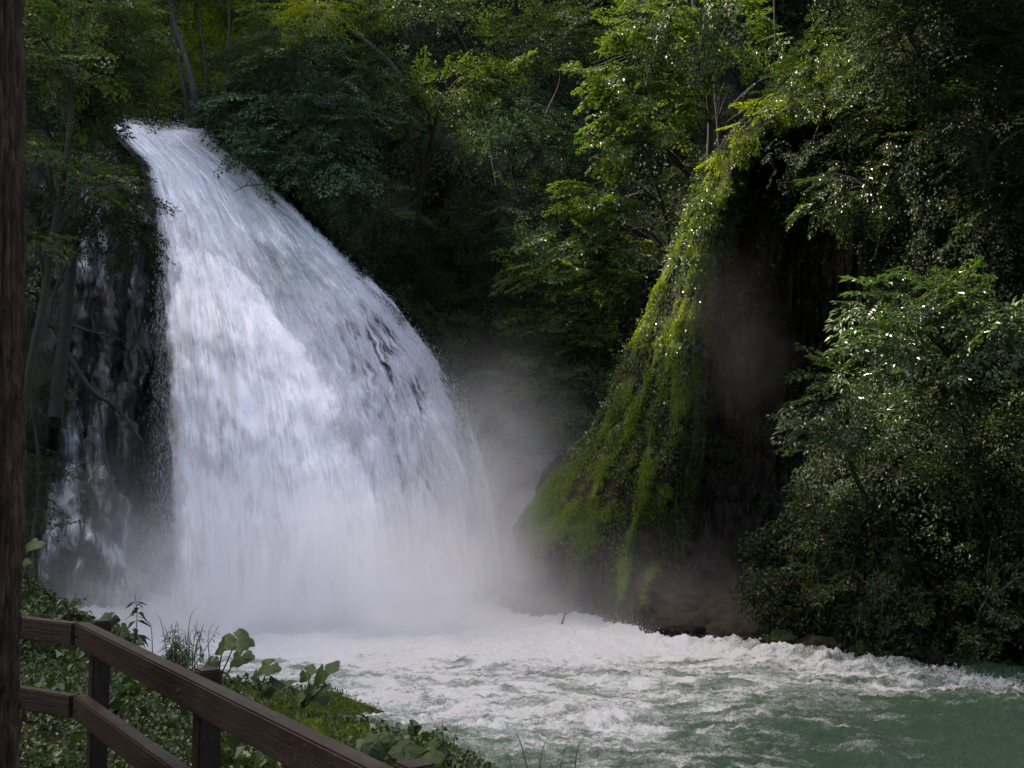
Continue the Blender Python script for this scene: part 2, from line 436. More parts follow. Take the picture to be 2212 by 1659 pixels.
rapid = [(1290, 1325), (1340, 1365), (1420, 1395), (1560, 1410), (1700, 1425), (1850, 1450), (2050, 1475), (2212, 1505), (2700, 1580)]
RAP = onz(np.array([p[0] for p in rapid]), np.array([p[1] for p in rapid]))[:, :2]
def poly_dist(x, y, L):
    P = np.stack([x, y], -1); best = np.full(x.shape, 1e9)
    for a, b in zip(L[:-1], L[1:]):
        d = b - a; t = np.clip(((P - a) @ d) / (d @ d), 0, 1)
        best = np.minimum(best, np.linalg.norm(P - (a + t[..., None] * d), axis=-1))
    return best
def river():
    ny, nx = 620, 620
    inv = np.linspace(1 / 8.0, 1 / 40.0, ny); Y = 1 / inv
    sx = np.linspace(-.55, .95, nx)
    Yg, Sg = np.meshgrid(Y, sx, indexing='ij'); X = Sg * Yg
    px, py = proj(np.stack([X, Yg, 0 * X], -1))
    rd = poly_dist(X, Yg, RAP)
    turb = np.exp(-(rd / 1.3) ** 2) * ss(px, 1290, 1480)
    near = ss(Yg, 24, 30) * ss(-X, -5, -1)
    calm = ss(px, 1500, 2000) * ss(py, 1500, 1600)
    amp = .07 + .09 * turb + .12 * near - .035 * calm
    q = np.stack([X * .8 + Yg * .35, Yg * 1.2 - X * .4, 0 * X], -1)
    z = amp * (fbm(q * .9, 4, g=.55) + .5 * fbm(q * 3.3, 3, ridge=True) * .6)
    # long smooth standing waves in the clearer water
    z += (.05 + .04 * turb) * fbm(np.stack([X * 3.4 + Yg, Yg * 4.2, 0 * X], -1), 3, ridge=True)
    z += .05 * np.sin(Yg * 1.7 + X * .9 + 1.5 * perlin(q * .3)) * (1 - near)
    z += .05 * turb * (1 + perlin(q * 2.2))
    # foam coverage
    foam = 0.26 + .9 * near + .32 * turb
    foam += .9 * ss(1440 - py, -20, 70) * ss(1750 - px, 150, 450)
    foam -= .42 * ss(px, 1250, 1850) * ss(py, 1490, 1570)
    foam -= .30 * ss(px, 1850, 2150) * (1 - turb) + .22 * ss(px, 1600, 2100) * turb
    foam -= .75 * np.exp(-(poly_dist(X, Yg, RAP + np.array([1.0, 1.6])) / .9) ** 2) * ss(px, 1500, 1800)
    foam += .12 * np.exp(-((px - 900) / 260) ** 2 - ((py - 1500) / 60) ** 2)
    foam += .16 * ss(px, 500, 700) * (1 - ss(px, 1350, 1700)) * (1 - ss(py, 1560, 1650)) + .25 * (1 - ss(py, 1380, 1450)) * (1 - ss(px, 1300, 1500))
    # shallow brownish riffle beside the near bank
    sd = -shore_dist(X, Yg)
    foam -= .28 * (1 - ss(sd, .2, 1.4)) * ss(py, 1530, 1570)
    # a curling eddy line at the bottom right
    e = onz(np.array([1480, 1640, 1760, 1850, 1890, 1880]), np.array([1530, 1555, 1575, 1600, 1640, 1700]))[:, :2]
    ed = poly_dist(X, Yg, e)
    foam += .16 * np.exp(-(ed / .28) ** 2); z += .06 * np.exp(-(ed / .35) ** 2)
    deep = np.clip(.25 + .75 * ss(px + (py - 1450) * 2.0, 1200, 2150), 0, 1)
    V = np.stack([X, Yg, z], -1)
    o = mk('river', V, gridf(ny, nx), M['river'], attrs={'foam': foam, 'deep': deep})
    tag(o, kind='structure')
river()

# ------------------------------------------------------------------ the near bank
def bank_z(x, y):
    s = shore_dist(x, y)
    z = np.where(s > 0, .30 * (1 - np.exp(-s / 1.0)) + .17 * s, .55 * s)
    z += np.maximum(0, -x - 7.0) * .26 * ss(s, 0, 3)
    z += .10 * fbm(np.stack([x * .7, y * .7, 0 * x], -1), 3) * ss(s, .1, 1.5)
    m = at(720, 1520, 17.6)           # the mossy tongue by the water
    z += .16 * np.exp(-(((x - m[0]) / 1.0) ** 2 + ((y - m[1]) / 1.2) ** 2)) * ss(s, 0, .5)
    return z
def bank():
    nx, ny = 300, 420
    xs = np.linspace(-26, 12, nx); ys = np.concatenate([np.linspace(-12, 4, 40), np.linspace(4.1, 34, ny - 40)])
    X, Y = np.meshgrid(xs, ys, indexing='ij')
    z = np.maximum(bank_z(X, Y), -1.2)
    moss = .35 + .3 * fbm(np.stack([X * .5, Y * .5, 0 * X + 3], -1), 3)
    tongue = at(720, 1530, 17.0)
    moss += .6 * np.exp(-((X - tongue[0]) ** 2 + (Y - tongue[1]) ** 2) / 6)
    o = mk('ground', np.stack([X, Y, z], -1), gridf(nx, ny), M['earth'], attrs={'moss': moss})
    tag(o, kind='structure')
    return o
ground = bank()

# ------------------------------------------------------------------ rock relief surfaces
def relief(name, px, py, d, mat, moss, amp=.35, k=.5, stretch=.45, back=None, kind='structure', seed=0, ridge=False):
    """px,py,d grids -> world surface, then a noise push along the view-independent surface normal"""
    P = at(px, py, d)
    du = np.gradient(P, axis=0); dv = np.gradient(P, axis=1)
    N = np.cross(du, dv); N /= np.linalg.norm(N, axis=-1)[..., None] + 1e-9
    N *= np.where((N * (P - np.array([0, 0, EYE]))).sum(-1) > 0, -1, 1)[..., None]
    q = P * np.array([1, 1, stretch]) * k + seed
    n = fbm(q, 5, g=.52, ridge=ridge)
    a = amp if np.ndim(amp) == 0 else amp[..., None]
    P = P + N * (n[..., None] * a)
    o = mk(name, P, gridf(*px.shape), mat, attrs={'moss': moss if np.ndim(moss) else np.full(px.shape, moss)})
    tag(o, kind=kind)
    return o, P, N

# far cliff closing the gorge
def far_cliff():
    plan = np.array([(-44, 8), (-30, 24), (-24, 36), (-19, 46), (-11, 51), (-4, 46), (0, 42.5), (4, 41.5), (9, 41), (14, 39), (22, 36), (34, 30), (46, 20)], float)
    pl = smooth_path(plan, 260)
    top = np.interp(np.linspace(0, 1, 260), [0, .12, .2, .27, .38, .47, .55, .65, 1], [77, 77, 74, 52, 54, 68, 64, 48, 34])  # wall heights out of view are raised to shade the fall and river
    Zg = -1 + np.linspace(0, 1, 200)[None] * (top[:, None] + 1) + 0 * top[:, None]
    nrm = np.gradient(pl, axis=0); nrm = np.stack([-nrm[:, 1], nrm[:, 0]], 1); nrm /= np.linalg.norm(nrm, axis=1)[:, None]
    back = .32 * np.clip(Zg, 0, 22) + .10 * np.maximum(Zg - 22, 0)
    P = np.stack([pl[:, 0, None] + nrm[:, 0, None] * back, pl[:, 1, None] + nrm[:, 1, None] * back, Zg], -1)
    n = fbm(P * np.array([.16, .16, .09]), 5)
    P[..., :2] -= nrm[:, None] * (n * 2.2)[..., None]
    # a level shelf for the stream above the falls
    o = mk('cliff', P, gridf(260, 200), M['cliff'])
    tag(o, kind='structure')
    return o
cliff = far_cliff()

# unseen slope added behind and beside the viewpoint to cut frontal sky light
def sky_blocker():
    a = np.linspace(R(148), R(400), 120)
    t = np.linspace(0, 1, 60)
    A, T = np.meshgrid(a, t, indexing='ij')
    rad = 17 + 16 * T + 3 * np.abs(np.sin(A * 1.3))
    P = np.stack([np.cos(A) * rad * 1.5, np.sin(A) * rad - 3, -2 + 34 * T ** .9], -1)
    P = P + fbm(P * .15, 4)[..., None] * np.array([1.5, 1.5, 1.5])
    o = mk('sky_blocker_slope', P, gridf(120, 60), M['slope'])
    tag(o, kind='structure')
sky_blocker()

# rock step under the falls
VS = [0, .1, .2, .35, .5, .65, .8, .9, 1]
FL = {
 0.0: [(245, 274, 38.5), (322, 350, 37.3), (348, 440, 36), (363, 560, 34.6), (370, 700, 33.6), (377, 850, 33), (385, 1010, 32.6), (388, 1150, 32.3), (385, 1400, 32.0)],
 .25: [(292, 268, 38.5), (385, 365, 37), (430, 460, 35.4), (470, 585, 33.8), (500, 720, 32.6), (525, 865, 32.0), (540, 1020, 31.5), (550, 1160, 31.2), (550, 1400, 31.0)],
 .5: [(345, 284, 38.6), (460, 385, 37.2), (525, 490, 35.6), (590, 610, 34.1), (640, 740, 33.0), (680, 880, 32.3), (705, 1030, 31.8), (720, 1170, 31.4), (730, 1400, 31.1)],
 .75: [(395, 280, 38.8), (515, 378, 37.7), (595, 470, 36.5), (680, 585, 35.3), (755, 700, 34.2), (820, 825, 33.4), (865, 960, 32.9), (895, 1100, 32.5), (910, 1400, 32)],
 1.0: [(436, 290, 39), (545, 368, 38), (640, 455, 37.2), (745, 560, 36.3), (845, 665, 35.4), (925, 780, 34.7), (990, 900, 34.2), (1040, 1050, 33.8), (1085, 1400, 33.4)],
}
_us = sorted(FL); _C = np.array([FL[k] for k in _us], float)   # (5,9,3)
_nv = 81
_L = np.array([smooth_path(np.array([np.interp(np.linspace(0, 1, 21), VS, _C[i, :, c]) for c in range(3)]).T, _nv) for i in range(5)])
def flow(u, v):
    """reference px,py,depth of the water surface at flow coordinates u across, v along"""
    u = np.clip(u, -.3, 1.3); vv = np.clip(v, 0, 1) * (_nv - 1)
    k = np.minimum(vv.astype(int), _nv - 2); f = (vv - k)[..., None]
    uu = np.clip(u * 4, 0, 3.9999); i = uu.astype(int); g = (u * 4 - i)[..., None]
    A = _L[i, k] * (1 - f) + _L[i, k + 1] * f; B = _L[i + 1, k] * (1 - f) + _L[i + 1, k + 1] * f
    # smooth across
    return A * (1 - g) + B * g
def fall_rock():
    nu, nv = 150, 170
    u = np.linspace(-.10, 1.04, nu); v = np.linspace(0, 1, nv)
    U, Vv = np.meshgrid(u, v, indexing='ij')
    q = flow(U, Vv)
    d = q[..., 2] + .7 + .8 * ss(Vv, .25, .6)
    return relief('rock_step', q[..., 0], q[..., 1], d, M['wet_rock'], -.2, amp=.25, k=.8)
fr_o, fr_P, fr_N = fall_rock()

def left_rock():
    nx, ny = 220, 300
    px = np.linspace(-260, 420, nx)
    PX, tt = np.meshgrid(px, np.linspace(0, 1, ny), indexing='ij')
    y0 = itp(PX, [-260, 200, 290, 350, 420], [250, 290, 380, 520, 640])
    PY = y0 + (1400 - y0) * tt
    d = 35.5 - 2.2 * ss(PY, 300, 1000) + 1.2 * ss(PX, 300, 400) * ss(PY, 300, 500)
    # recess (dark hollow) beside the jet, rounded buttress on the left, low hump at the foot
    d = d + 1.1 * np.exp(-((PX - 320) / 70) ** 2) * ss(PY, 450, 600)
    hump = np.clip(1 - ((PX - 190) / 130) ** 2 - ((PY - 1260) / 250) ** 2, 0, 1) ** .5
    d = d - 2.6 * hump * (PX < 420)
    hump2 = np.clip(1 - ((PX - 250) / 75) ** 2 - ((PY - 1080) / 260) ** 2, 0, 1) ** .5
    d = d - .9 * hump2
    d = d - 3.5 * ss(120 - PX, 0, 160) - 2.5 * ss(120 - PX, 150, 380)
    d = d - .5 * np.abs(np.sin(PX / 21 + .8 * np.sin(PY / 120))) * ss(PY, 400, 500)
    px2 = PX
    moss = -.25 + .75 * ss(130 + (PY - 1150) * .35 * (PY > 1150) - PX, 0, 50)
    return relief('rock_wall', px2, PY, d, M['wet_rock'], moss, amp=.24, k=1.9, stretch=.4)
lr_o, lr_P, lr_N = left_rock()

# sheet of falling water -------------------------------------------------
def fall_sheet(acc, u0, u1, v0, v1, nu, nv, lift, den, foam, layer, disp=.22, phase=0.0):
    u = np.linspace(u0, u1, nu); v = np.linspace(v0, v1, nv)
    U, Vv = np.meshgrid(u, v, indexing='ij')
    q = flow(U, Vv)
    W = 9.5; H = 17.0
    fu = U * W; fv = Vv * H
    # clumps of water: noise stretched along the flow
    a = fbm(np.stack([fu * .8, fv * .5 , fu * 0 + layer * 7 + phase], -1), 2, g=.5)
    b = fbm(np.stack([fu * 2.6, fv * .6, fu * 0 + layer * 3 + 9], -1), 2)
    l = lift(U, Vv) if callable(lift) else lift
    d = q[..., 2] - l - disp * (a * 1.3 + .35 * b)
    P = at(q[..., 0], q[..., 1], d)
    acc.add(P, gridf(nu, nv), fu=fu.ravel(), fv=fv.ravel(), fl=float(layer) * 3.7,
            den=(den(U + .030 * fbm(np.stack([fv * .55, fu * .25, fu * 0 + layer * 5.3], -1), 4, g=.65), Vv)).ravel(), foam=foam(U, Vv).ravel())
def waterfall():
    acc = Acc()
    edge = lambda U, a, b: ss(U, a, a + .03) * ss(-U, -b, -b + .05)
    lip = lambda V: ss(V, -.01, .02)
    def hole(U, V):
        g = fbm(np.stack([U * 46 + V * 3, V * 3.0, 0 * U + 3], -1), 3, g=.6)
        return ss(U, .56, .76) * ss(V, .40, .56) * (1 - .5 * ss(V, .9, 1.0)) * np.clip(.88 + .55 * g, .2, 1.3)
    # base layer
    dn = lambda U, V: 1.5 - 1.22 * hole(U, V) - 1.4 * (1 - ss(U, -.01, .02)) - 1.5 * ss(U, .92, .985)
    def fm(U, V):
        f = .62 + .3 * ss(V, .35, .7) - .32 * np.exp(-((U - .62) / .28) ** 2 - ((V - .33) / .16) ** 2)
        return f + .18 * (1 - ss(V, 0, .08))
    fall_sheet(acc, -.02, 1.03, 0, 1, 300, 420, .05, dn, fm, 0, disp=.12)
    # outer broken layers
    dn1 = lambda U, V: .42 + .25 * ss(V, .3, .8) - .6 * hole(U, V) - 1.2 * (1 - ss(U, -.045, .01)) - 1.1 * ss(U, .92, 1.0)
    fall_sheet(acc, -.045, 1.06, .01, 1, 260, 380, lambda U, V: .35 + .3 * V, dn1, lambda U, V: fm(U, V) + .05, 1, disp=.22)
    dn2 = lambda U, V: .18 + .25 * ss(V, .4, .9) - .3 * hole(U, V) - 1.2 * (1 - ss(U, -.07, -.01)) - .9 * ss(U, .92, 1.02)
    fall_sheet(acc, -.07, 1.08, .2, 1, 240, 340, lambda U, V: .7 + .5 * V, dn2, lambda U, V: fm(U, V) + .1, 2, disp=.28)
    # front jet, leaping clear of the rock; its right rim is the crisp curved line
    def rim(V): return np.interp(V, [0, .28, .36, .5, .65, .8, 1], [.2, .30, .44, .54, .60, .64, .7])
    dn3 = lambda U, V: 1.35 * ss(V, .24, .36) - 2.2 * ss(U - rim(V), -.10, .06) - 1.4 * (1 - ss(U, .0, .05)) - .35 * (1 - ss(V, .3, .5))
    fall_sheet(acc, -.02, .76, .22, 1, 260, 340, lambda U, V: .5 + 1.5 * ss(V, .25, .75), dn3, lambda U, V: .95 + 0 * U, 3, disp=.10)
    dn4 = lambda U, V: .75 * ss(V, .3, .5) - 1.8 * ss(U - rim(V), -.14, .08) - 1.2 * (1 - ss(U, -.05, .04))
    fall_sheet(acc, -.06, .8, .28, 1, 220, 300, lambda U, V: .8 + 1.7 * ss(V, .25, .75), dn4, lambda U, V: 1.0 + 0 * U, 4, disp=.14)
    o = acc.build('waterfall', M['fall'])
    tag(o, 'broad white waterfall pouring over the rock step into the pool', 'waterfall', kind='structure')
    # flung drops and strands, along the rims and over the surface
    def drops(n, u, v, off, ln, wd):
        q0 = flow(u, v); q1 = flow(u, np.minimum(v + ln, 1.02))
        d0 = q0[:, 2] - off
        A = at(q0[:, 0], q0[:, 1], d0); B = at(q1[:, 0], q1[:, 1], q1[:, 2] - off)
        A += rng.normal(0, .05, A.shape); B += rng.normal(0, .03, B.shape)
        D = B - A
        s = np.cross(D, rng.normal(size=D.shape)); s /= np.linalg.norm(s, axis=1)[:, None] + 1e-9
        s *= wd[:, None]
        mid = A + D * .6
        V = np.stack([A, mid + s, B, mid - s], 1)
        return V
    n = 1500
    u = rng.uniform(0, 1, n); v = rng.uniform(.05, .5, n)
    V1 = drops(n, u, v, rng.uniform(.3, 1.5, n), rng.uniform(.004, .02, n), rng.uniform(.004, .010, n))
    n = 30000
    v = rng.beta(1.3, 1.2, n); e = np.abs(rng.normal(0, .045, n))
    right = rng.random(n) < .72
    u = np.where(right, .965 + e * (.4 + v) - .03, -e * (.3 + 1.1 * v) + .01)
    V2 = drops(n, u, v, rng.uniform(-.3, 1.2, n), rng.uniform(.002, .013, n), rng.uniform(.002, .006, n))
    # thin curtain on the right
    n = 30000
    v = rng.uniform(.4, 1, n); u = rng.uniform(.6, 1.03, n)
    keep = fbm(np.stack([u * 14, v * 7, 0 * u], -1), 3) > -.05
    u, v = u[keep], v[keep]; n = len(u)
    V3 = drops(n, u, v, rng.uniform(0, 1.3, n), rng.uniform(.015, .05, n), rng.uniform(.002, .006, n))
    # splashes thrown up along the lip and at the wake of the pool
    V = np.concatenate([V1, V2, V3]).reshape(-1, 3)
    Fc = np.arange(len(V)).reshape(-1, 4)
    s = mk('flung_water', V, Fc, M['drop'], smooth=False)
    tag(s, 'loose strands and drops of water flying off the waterfall', 'spray', kind='stuff')
waterfall()
def lip_splash():
    n = 20000
    u = rng.uniform(-.02, 1.0, n); q = flow(u, np.zeros(n) + rng.uniform(0, .04, n))
    k = fbm(np.stack([u * 16, 0 * u, 0 * u], -1), 3)
    h = rng.gamma(2, .06, n) * (1 + 1.5 * np.clip(k, 0, 1))
    P = at(q[:, 0], q[:, 1], q[:, 2] + rng.uniform(-.6, 1.2, n)); P[:, 2] += h
    s = rng.uniform(.005, .016, n)
    T = rng.normal(size=(n, 4, 3)) * s[:, None, None] + P[:, None]
    # pool splashes
    m = 16000
    px = rng.uniform(330, 1330, m); py = rng.uniform(1290, 1390, m)
    Q = onz(px, py); k2 = fbm(Q * .8, 3)
    Q[:, 2] += rng.gamma(1.5, .07, m) * (1 + 2.5 * np.clip(k2, 0, 1))
    rp = RAP[rng.integers(0, 7, 9000)]; rq = RAP[1:][rng.integers(0, 7, 9000)]
    idx = rng.integers(0, len(RAP) - 2, 9000); t = rng.random(9000)[:, None]
    E = RAP[idx] * (1 - t) + RAP[idx + 1] * t + rng.normal(0, .35, (9000, 2))
    E = np.concatenate([E, rng.gamma(1.6, .035, 9000)[:, None] * (1 + 1.5 * np.clip(fbm(np.c_[E * 1.5, E[:, :1] * 0], 2), 0, 1))[:, None] + .08], 1)
    Q = np.concatenate([Q, E])
    s2 = rng.uniform(.004, .010, len(Q))
    T2 = rng.normal(size=(len(Q), 4, 3)) * s2[:, None, None] + Q[:, None]
    V = np.concatenate([T, T2]).reshape(-1, 3)
    s = mk('splash', V, np.arange(len(V)).reshape(-1, 4), M['drop'], smooth=False)
    tag(s, 'small white splashes over the lip and the foaming pool', 'splash', kind='stuff')
lip_splash()

# thin side cascade over the left rock wall --------------------------------
def side_cascade():
    nx, ny = 220, 300
    PX, tt = np.meshgrid(np.linspace(-260, 420, nx), np.linspace(0, 1, ny), indexing='ij')
    y0 = itp(PX, [-260, 200, 290, 350, 420], [250, 290, 380, 520, 640])
    PY = y0 + (1400 - y0) * tt
    P = lr_P.copy() + lr_N * .07
    den = -.35 + 0 * PX
    g = lambda x, y, a, b, k: k * np.exp(-((PX - x) / a) ** 2 - ((PY - y) / b) ** 2)
    den += g(200, 520, 45, 110, .45) + g(290, 520, 22, 160, .5) + g(345, 600, 14, 160, .35) + g(175, 560, 18, 150, .3)
    den += g(150, 980, 30, 120, .5) + g(130, 1120, 28, 80, .5) + g(215, 1000, 18, 160, .35) + g(275, 1150, 22, 110, .45)
    dl = PY - (1060 + (PX - 110) * 1.05)          # white rim running down the hump
    den += .75 * np.exp(-(dl / 26) ** 2) * ss(PX, 90, 120) * ss(-PX, -330, -280)
    den += .45 * ss(PY, 1210, 1290) * ss(PX, 150, 210)
    den += g(110, 1180, 16, 120, .5)
    den += .22 * ss(PX, 120, 160) * ss(-PX, -375, -340) * (1 + fbm(np.stack([PX / 30, PY / 260, 0 * PX], -1), 3))
    den = np.where(den > -.33, den * 1.0 + .05, den)
    den -= 2 * ss(100 - PX, 0, 25) + 2 * ss(PX - 385, 0, 20) + 1.0 * ss(420 - PY, 0, 60)
    keepx = (PX > 60)
    a = np.where(keepx)[0].min()
    sl = slice(a, nx)
    acc = Acc()
    acc.add(P[sl], gridf(nx - a, ny), fu=(PX[sl] / 16).ravel(), fv=(PY[sl] / 42).ravel() , fl=5.0, den=den[sl].ravel(), foam=(.05 + .25 * ss(PY[sl], 900, 1200)).ravel())
    o = acc.build('side_cascade', M['fall'])
    tag(o, 'thin broken trickles of water over the dark rock left of the main fall', 'cascade', kind='structure')
side_cascade()

# ------------------------------------------------------------------ right side: tufa buttress and wooded slope
def rimx(py): return itp(py, [60, 170, 250, 330, 440, 570, 780, 920, 1030, 1150, 1310, 1500], [1850, 1760, 1650, 1545, 1492, 1442, 1352, 1285, 1175, 1112, 1080, 1072])
def bandx(py): return itp(py, [60, 170, 330, 450, 600, 750, 900, 1000, 1150, 1300, 1500], [1900, 1800, 1590, 1545, 1500, 1482, 1470, 1455, 1430, 1400, 1380])
def wat_d(px): return itp(px, [900, 1080, 1300, 1400, 1660, 1850, 2212, 3200], [33, 31.6, 29.2, 26.2, 24.6, 23.3, 21.6, 16])
def wat_y(px): return 1010 + EYE * F / wat_d(px)
def buttress():
    nu, nv = 420, 420
    u = np.linspace(-.25, 1, nu); PYv = np.linspace(60, 1440, nv)
    U, PY = np.meshgrid(u, PYv, indexing='ij')
    rx = rimx(PY); bx = bandx(PY)
    Uc = np.clip(U, 0, 1)
    PX = rx + (1960 - rx) * Uc ** 1.15
    e = PX - rx
    d = 31.4 + 1.2 * ss(700 - PY, 0, 600) - 1.5 * np.sqrt(np.clip(e / 110, 0, 1))
    # rounded apron at the foot
    d -= 1.0 * ss(PY, 900, 1200) * np.clip(np.sin(np.clip(e / 330, 0, 1) * np.pi), 0, 1)
    cav = ss(PX - bx, 0, 70)
    d += 2.6 * cav * ss(PY, 180, 330) * (1 - .6 * ss(PY, 950, 1250))
    d -= 2.0 * ss(PX, 1760, 1960)
    wd = wat_d(PX); wy = wat_y(PX)
    foot = ss(PY, wy - 190, wy - 10) * ss(PX, 1300, 1420)
    d = d * (1 - foot) + (wd + .1) * foot
    low = ss(PX, 1080, 1300) * ss(PY, 1150, wy) * (1 - ss(PX, 1300, 1420))
    d = d * (1 - low) + (wd - .1) * low
    # hanging strands of moss: ridges running with the rim
    s = e / np.maximum(bx - rx, 30)
    q_ = np.stack([s * 3.2, PY / 260, 0 * s], -1)
    rib = np.abs(np.sin(s * 9.5 + 2.2 * perlin(q_) + 1.2 * perlin(q_ * 2.7))) * np.clip(.75 + .9 * perlin(q_ * np.array([1.3, 2.2, 1]) + 9), .1, 1.2)
    band = (1 - cav) * ss(PY, 300, 420)
    d -= .26 * rib * band
    d += cav * (1 - ss(PY, 1080, 1220)) * (.55 * fbm(np.stack([PX / 95, PY / 130, 0 * PX + 4], -1), 4) + .25 * fbm(np.stack([PX / 22, PY / 160, 0 * PX], -1), 3, ridge=True) - .2)
    # back side
    bk = np.clip(-U / .25, 0, 1)
    P0x = PX + bk * 120; d = d + bk * 5.5
    moss = .62 * (1 - cav) + .35 * rib * band - .16 * ss(PY, 1200, 1300) * ss(PX, 1250, 1450) - .16 * cav
    moss = moss - .45 * (1 - rib) * band - .15
    moss += .75 * np.exp(-((PX - 1740) / 90) ** 2 - ((PY - 1355) / 35) ** 2) + .5 * np.exp(-((PX - 1470) / 60) ** 2 - ((PY - 1290) / 22) ** 2)
    return (U, PX, PY, s, rib, cav) + relief('rock_buttress', P0x, PY, d, M['tufa'], moss, amp=.17, k=1.1, stretch=.35, seed=5)
bU, bPX, bPY, bs, brib, bcav, b_o, b_P, b_N = buttress()

def right_slope():
    nx, ny = 240, 300
    a = np.linspace(0, 1, nx) ** 1.7; t = np.linspace(0, 1, ny)
    A, T = np.meshgrid(a, t, indexing='ij')
    PY = 1455 + (-520 - 1455) * T
    x0 = itp(PY, [-520, 100, 300, 500, 800, 1000, 1200, 1500], [1800, 1830, 1890, 1920, 1880, 1760, 1690, 1640])
    PX = x0 + (4200 - x0) * A
    wd = wat_d(PX); PY = PY + (wat_y(PX) + 25 - 1455) * (1 - T)
    d = wd + 7.5 * T ** 1.2 - .4
    d += 4.5 * (1 - np.sqrt(np.clip((PX - x0) / 170, 0, 1))) * ss(T, .03, .15)
    # undercut by the water
    d += .7 * np.exp(-((T - .03) / .02) ** 2)
    moss = .1 + 0 * PX + .9 * np.exp(-((T - .05) / .03) ** 2)
    return (PX, PY) + relief('wooded_slope', PX, PY, d, M['slope'], moss - .35, amp=.7, k=.55, stretch=.8, seed=11)
sPX, sPY, s_o, s_P, s_N = right_slope()

# ------------------------------------------------------------------ foliage generator
def leaf_quads(B, D, N, L, Wd, fold=.25, droop=.0):
    """base, direction, normal, length, width -> (n,4,3) leaf faces folded along the midrib"""
    Sd = np.cross(D, N); Sd /= np.linalg.norm(Sd, axis=1)[:, None] + 1e-9
    L = L[:, None]; Wd = Wd[:, None]
    m = B + D * L * .45
    return np.stack([B, m + Sd * Wd * .5 + N * Wd * fold, B + D * L - N * L * droop, m - Sd * Wd * .5 + N * Wd * fold], 1)
def make_spray(seed, ntw=11, spread=55, droop=.28, lk=.075, step=.065):
    r = np.random.default_rng(seed)
    B, D, N, L = [], [], [], []
    def twig(p0, ang, length):
        n = max(2, int(length / step)); dr = np.array([math.cos(ang), math.sin(ang), 0])
        for i in range(1, n + 1):
            t = i / n * length
            p = p0 + dr * t; p = p + np.array([0, 0, -droop * t * t * 1.2])
            for sgn in ((1, -1) if i == n or r.random() < .35 else ((1,) if i % 2 else (-1,))):
                a = ang + sgn * R(r.uniform(35, 65)) * (1 if i < n else .4)
                d = np.array([math.cos(a), math.sin(a), r.uniform(-.45, .1)]); d /= np.linalg.norm(d)
                nn = np.array([r.normal(0, .28), r.normal(0, .28), 1]); nn /= np.linalg.norm(nn)
                B.append(p + r.normal(0, .01, 3)); D.append(d); N.append(nn); L.append(lk * r.uniform(.7, 1.25))
    for k in range(ntw):
        t = .06 + .9 * k / ntw
        base = np.array([t, 0, -droop * t * t])
        twig(base, (1 if k % 2 else -1) * R(spread + r.uniform(-12, 12)), .48 * (1 - .75 * t) * r.uniform(.75, 1.2))
    twig(np.array([.75, 0, -droop * .56]), R(r.uniform(-10, 10)), .27)
    B, D, N, L = map(np.array, (B, D, N, L))
    ax = np.linspace(0, .95, 4); axp = np.stack([ax, 0 * ax, -droop * ax * ax], 1)
    return B, D, N, L, axp
SPR = [make_spray(i) for i in range(6)]
def scatter_sprays(O, X, Z, sc, lk=1.0, wk=.5, keep=.9, thick=.008, tint0=.0, rng=rng):
    """O origins, X axis directions, Z up-ish hints, sc scales. returns vertices, tint per vertex"""
    X = X / (np.linalg.norm(X, axis=1)[:, None] + 1e-9)
    Y = np.cross(Z, X); Y /= np.linalg.norm(Y, axis=1)[:, None] + 1e-9
    Zc = np.cross(X, Y)
    Fr = np.stack([X, Y, Zc], 1)          # rows
    Vs, Ts = [], []
    which = rng.integers(0, len(SPR), len(O))
    for w_ in range(len(SPR)):
        k = np.where(which == w_)[0]
        if not len(k): continue
        B, D, N, L, ax = SPR[w_]
        b = np.einsum('nj,sjk->snk', B, Fr[k]) * sc[k][:, None, None] + O[k][:, None]
        d = np.einsum('nj,sjk->snk', D, Fr[k]); nn = np.einsum('nj,sjk->snk', N, Fr[k])
        l = L[None] * sc[k][:, None] * lk * 1.2 * rng.uniform(.8, 1.2, (len(k), len(L)))
        sp_t = np.clip(rng.normal(.5 + tint0, .12, len(k)), .12, .95)
        ti = np.clip(sp_t[:, None] + rng.normal(0, .13, l.shape), .08, 1)
        ti[rng.random(l.shape) < .012] = 0.0
        b, d, nn = b.reshape(-1, 3), d.reshape(-1, 3), nn.reshape(-1, 3); l = l.ravel(); ti = ti.ravel()
        m = rng.random(len(b)) < keep
        q = leaf_quads(b[m], d[m], nn[m], l[m], l[m] * wk, droop=.12)
        Vs.append(q.reshape(-1, 3)); Ts.append(np.repeat(ti[m], 4))
        # the twig itself, two crossed strips
        a = np.einsum('nj,sjk->snk', ax, Fr[k]) * sc[k][:, None, None] + O[k][:, None]
        for off in (Fr[k][:, 1], Fr[k][:, 2]):
            o_ = off[:, None] * thick * sc[k][:, None, None]
            for i in range(3):
                q = np.stack([a[:, i] - o_[:, 0], a[:, i] + o_[:, 0], a[:, i + 1] + o_[:, 0] * .4, a[:, i + 1] - o_[:, 0] * .4], 1)
                Vs.append(q.reshape(-1, 3)); Ts.append(np.zeros(len(q) * 4))
    return np.concatenate(Vs), np.concatenate(Ts)

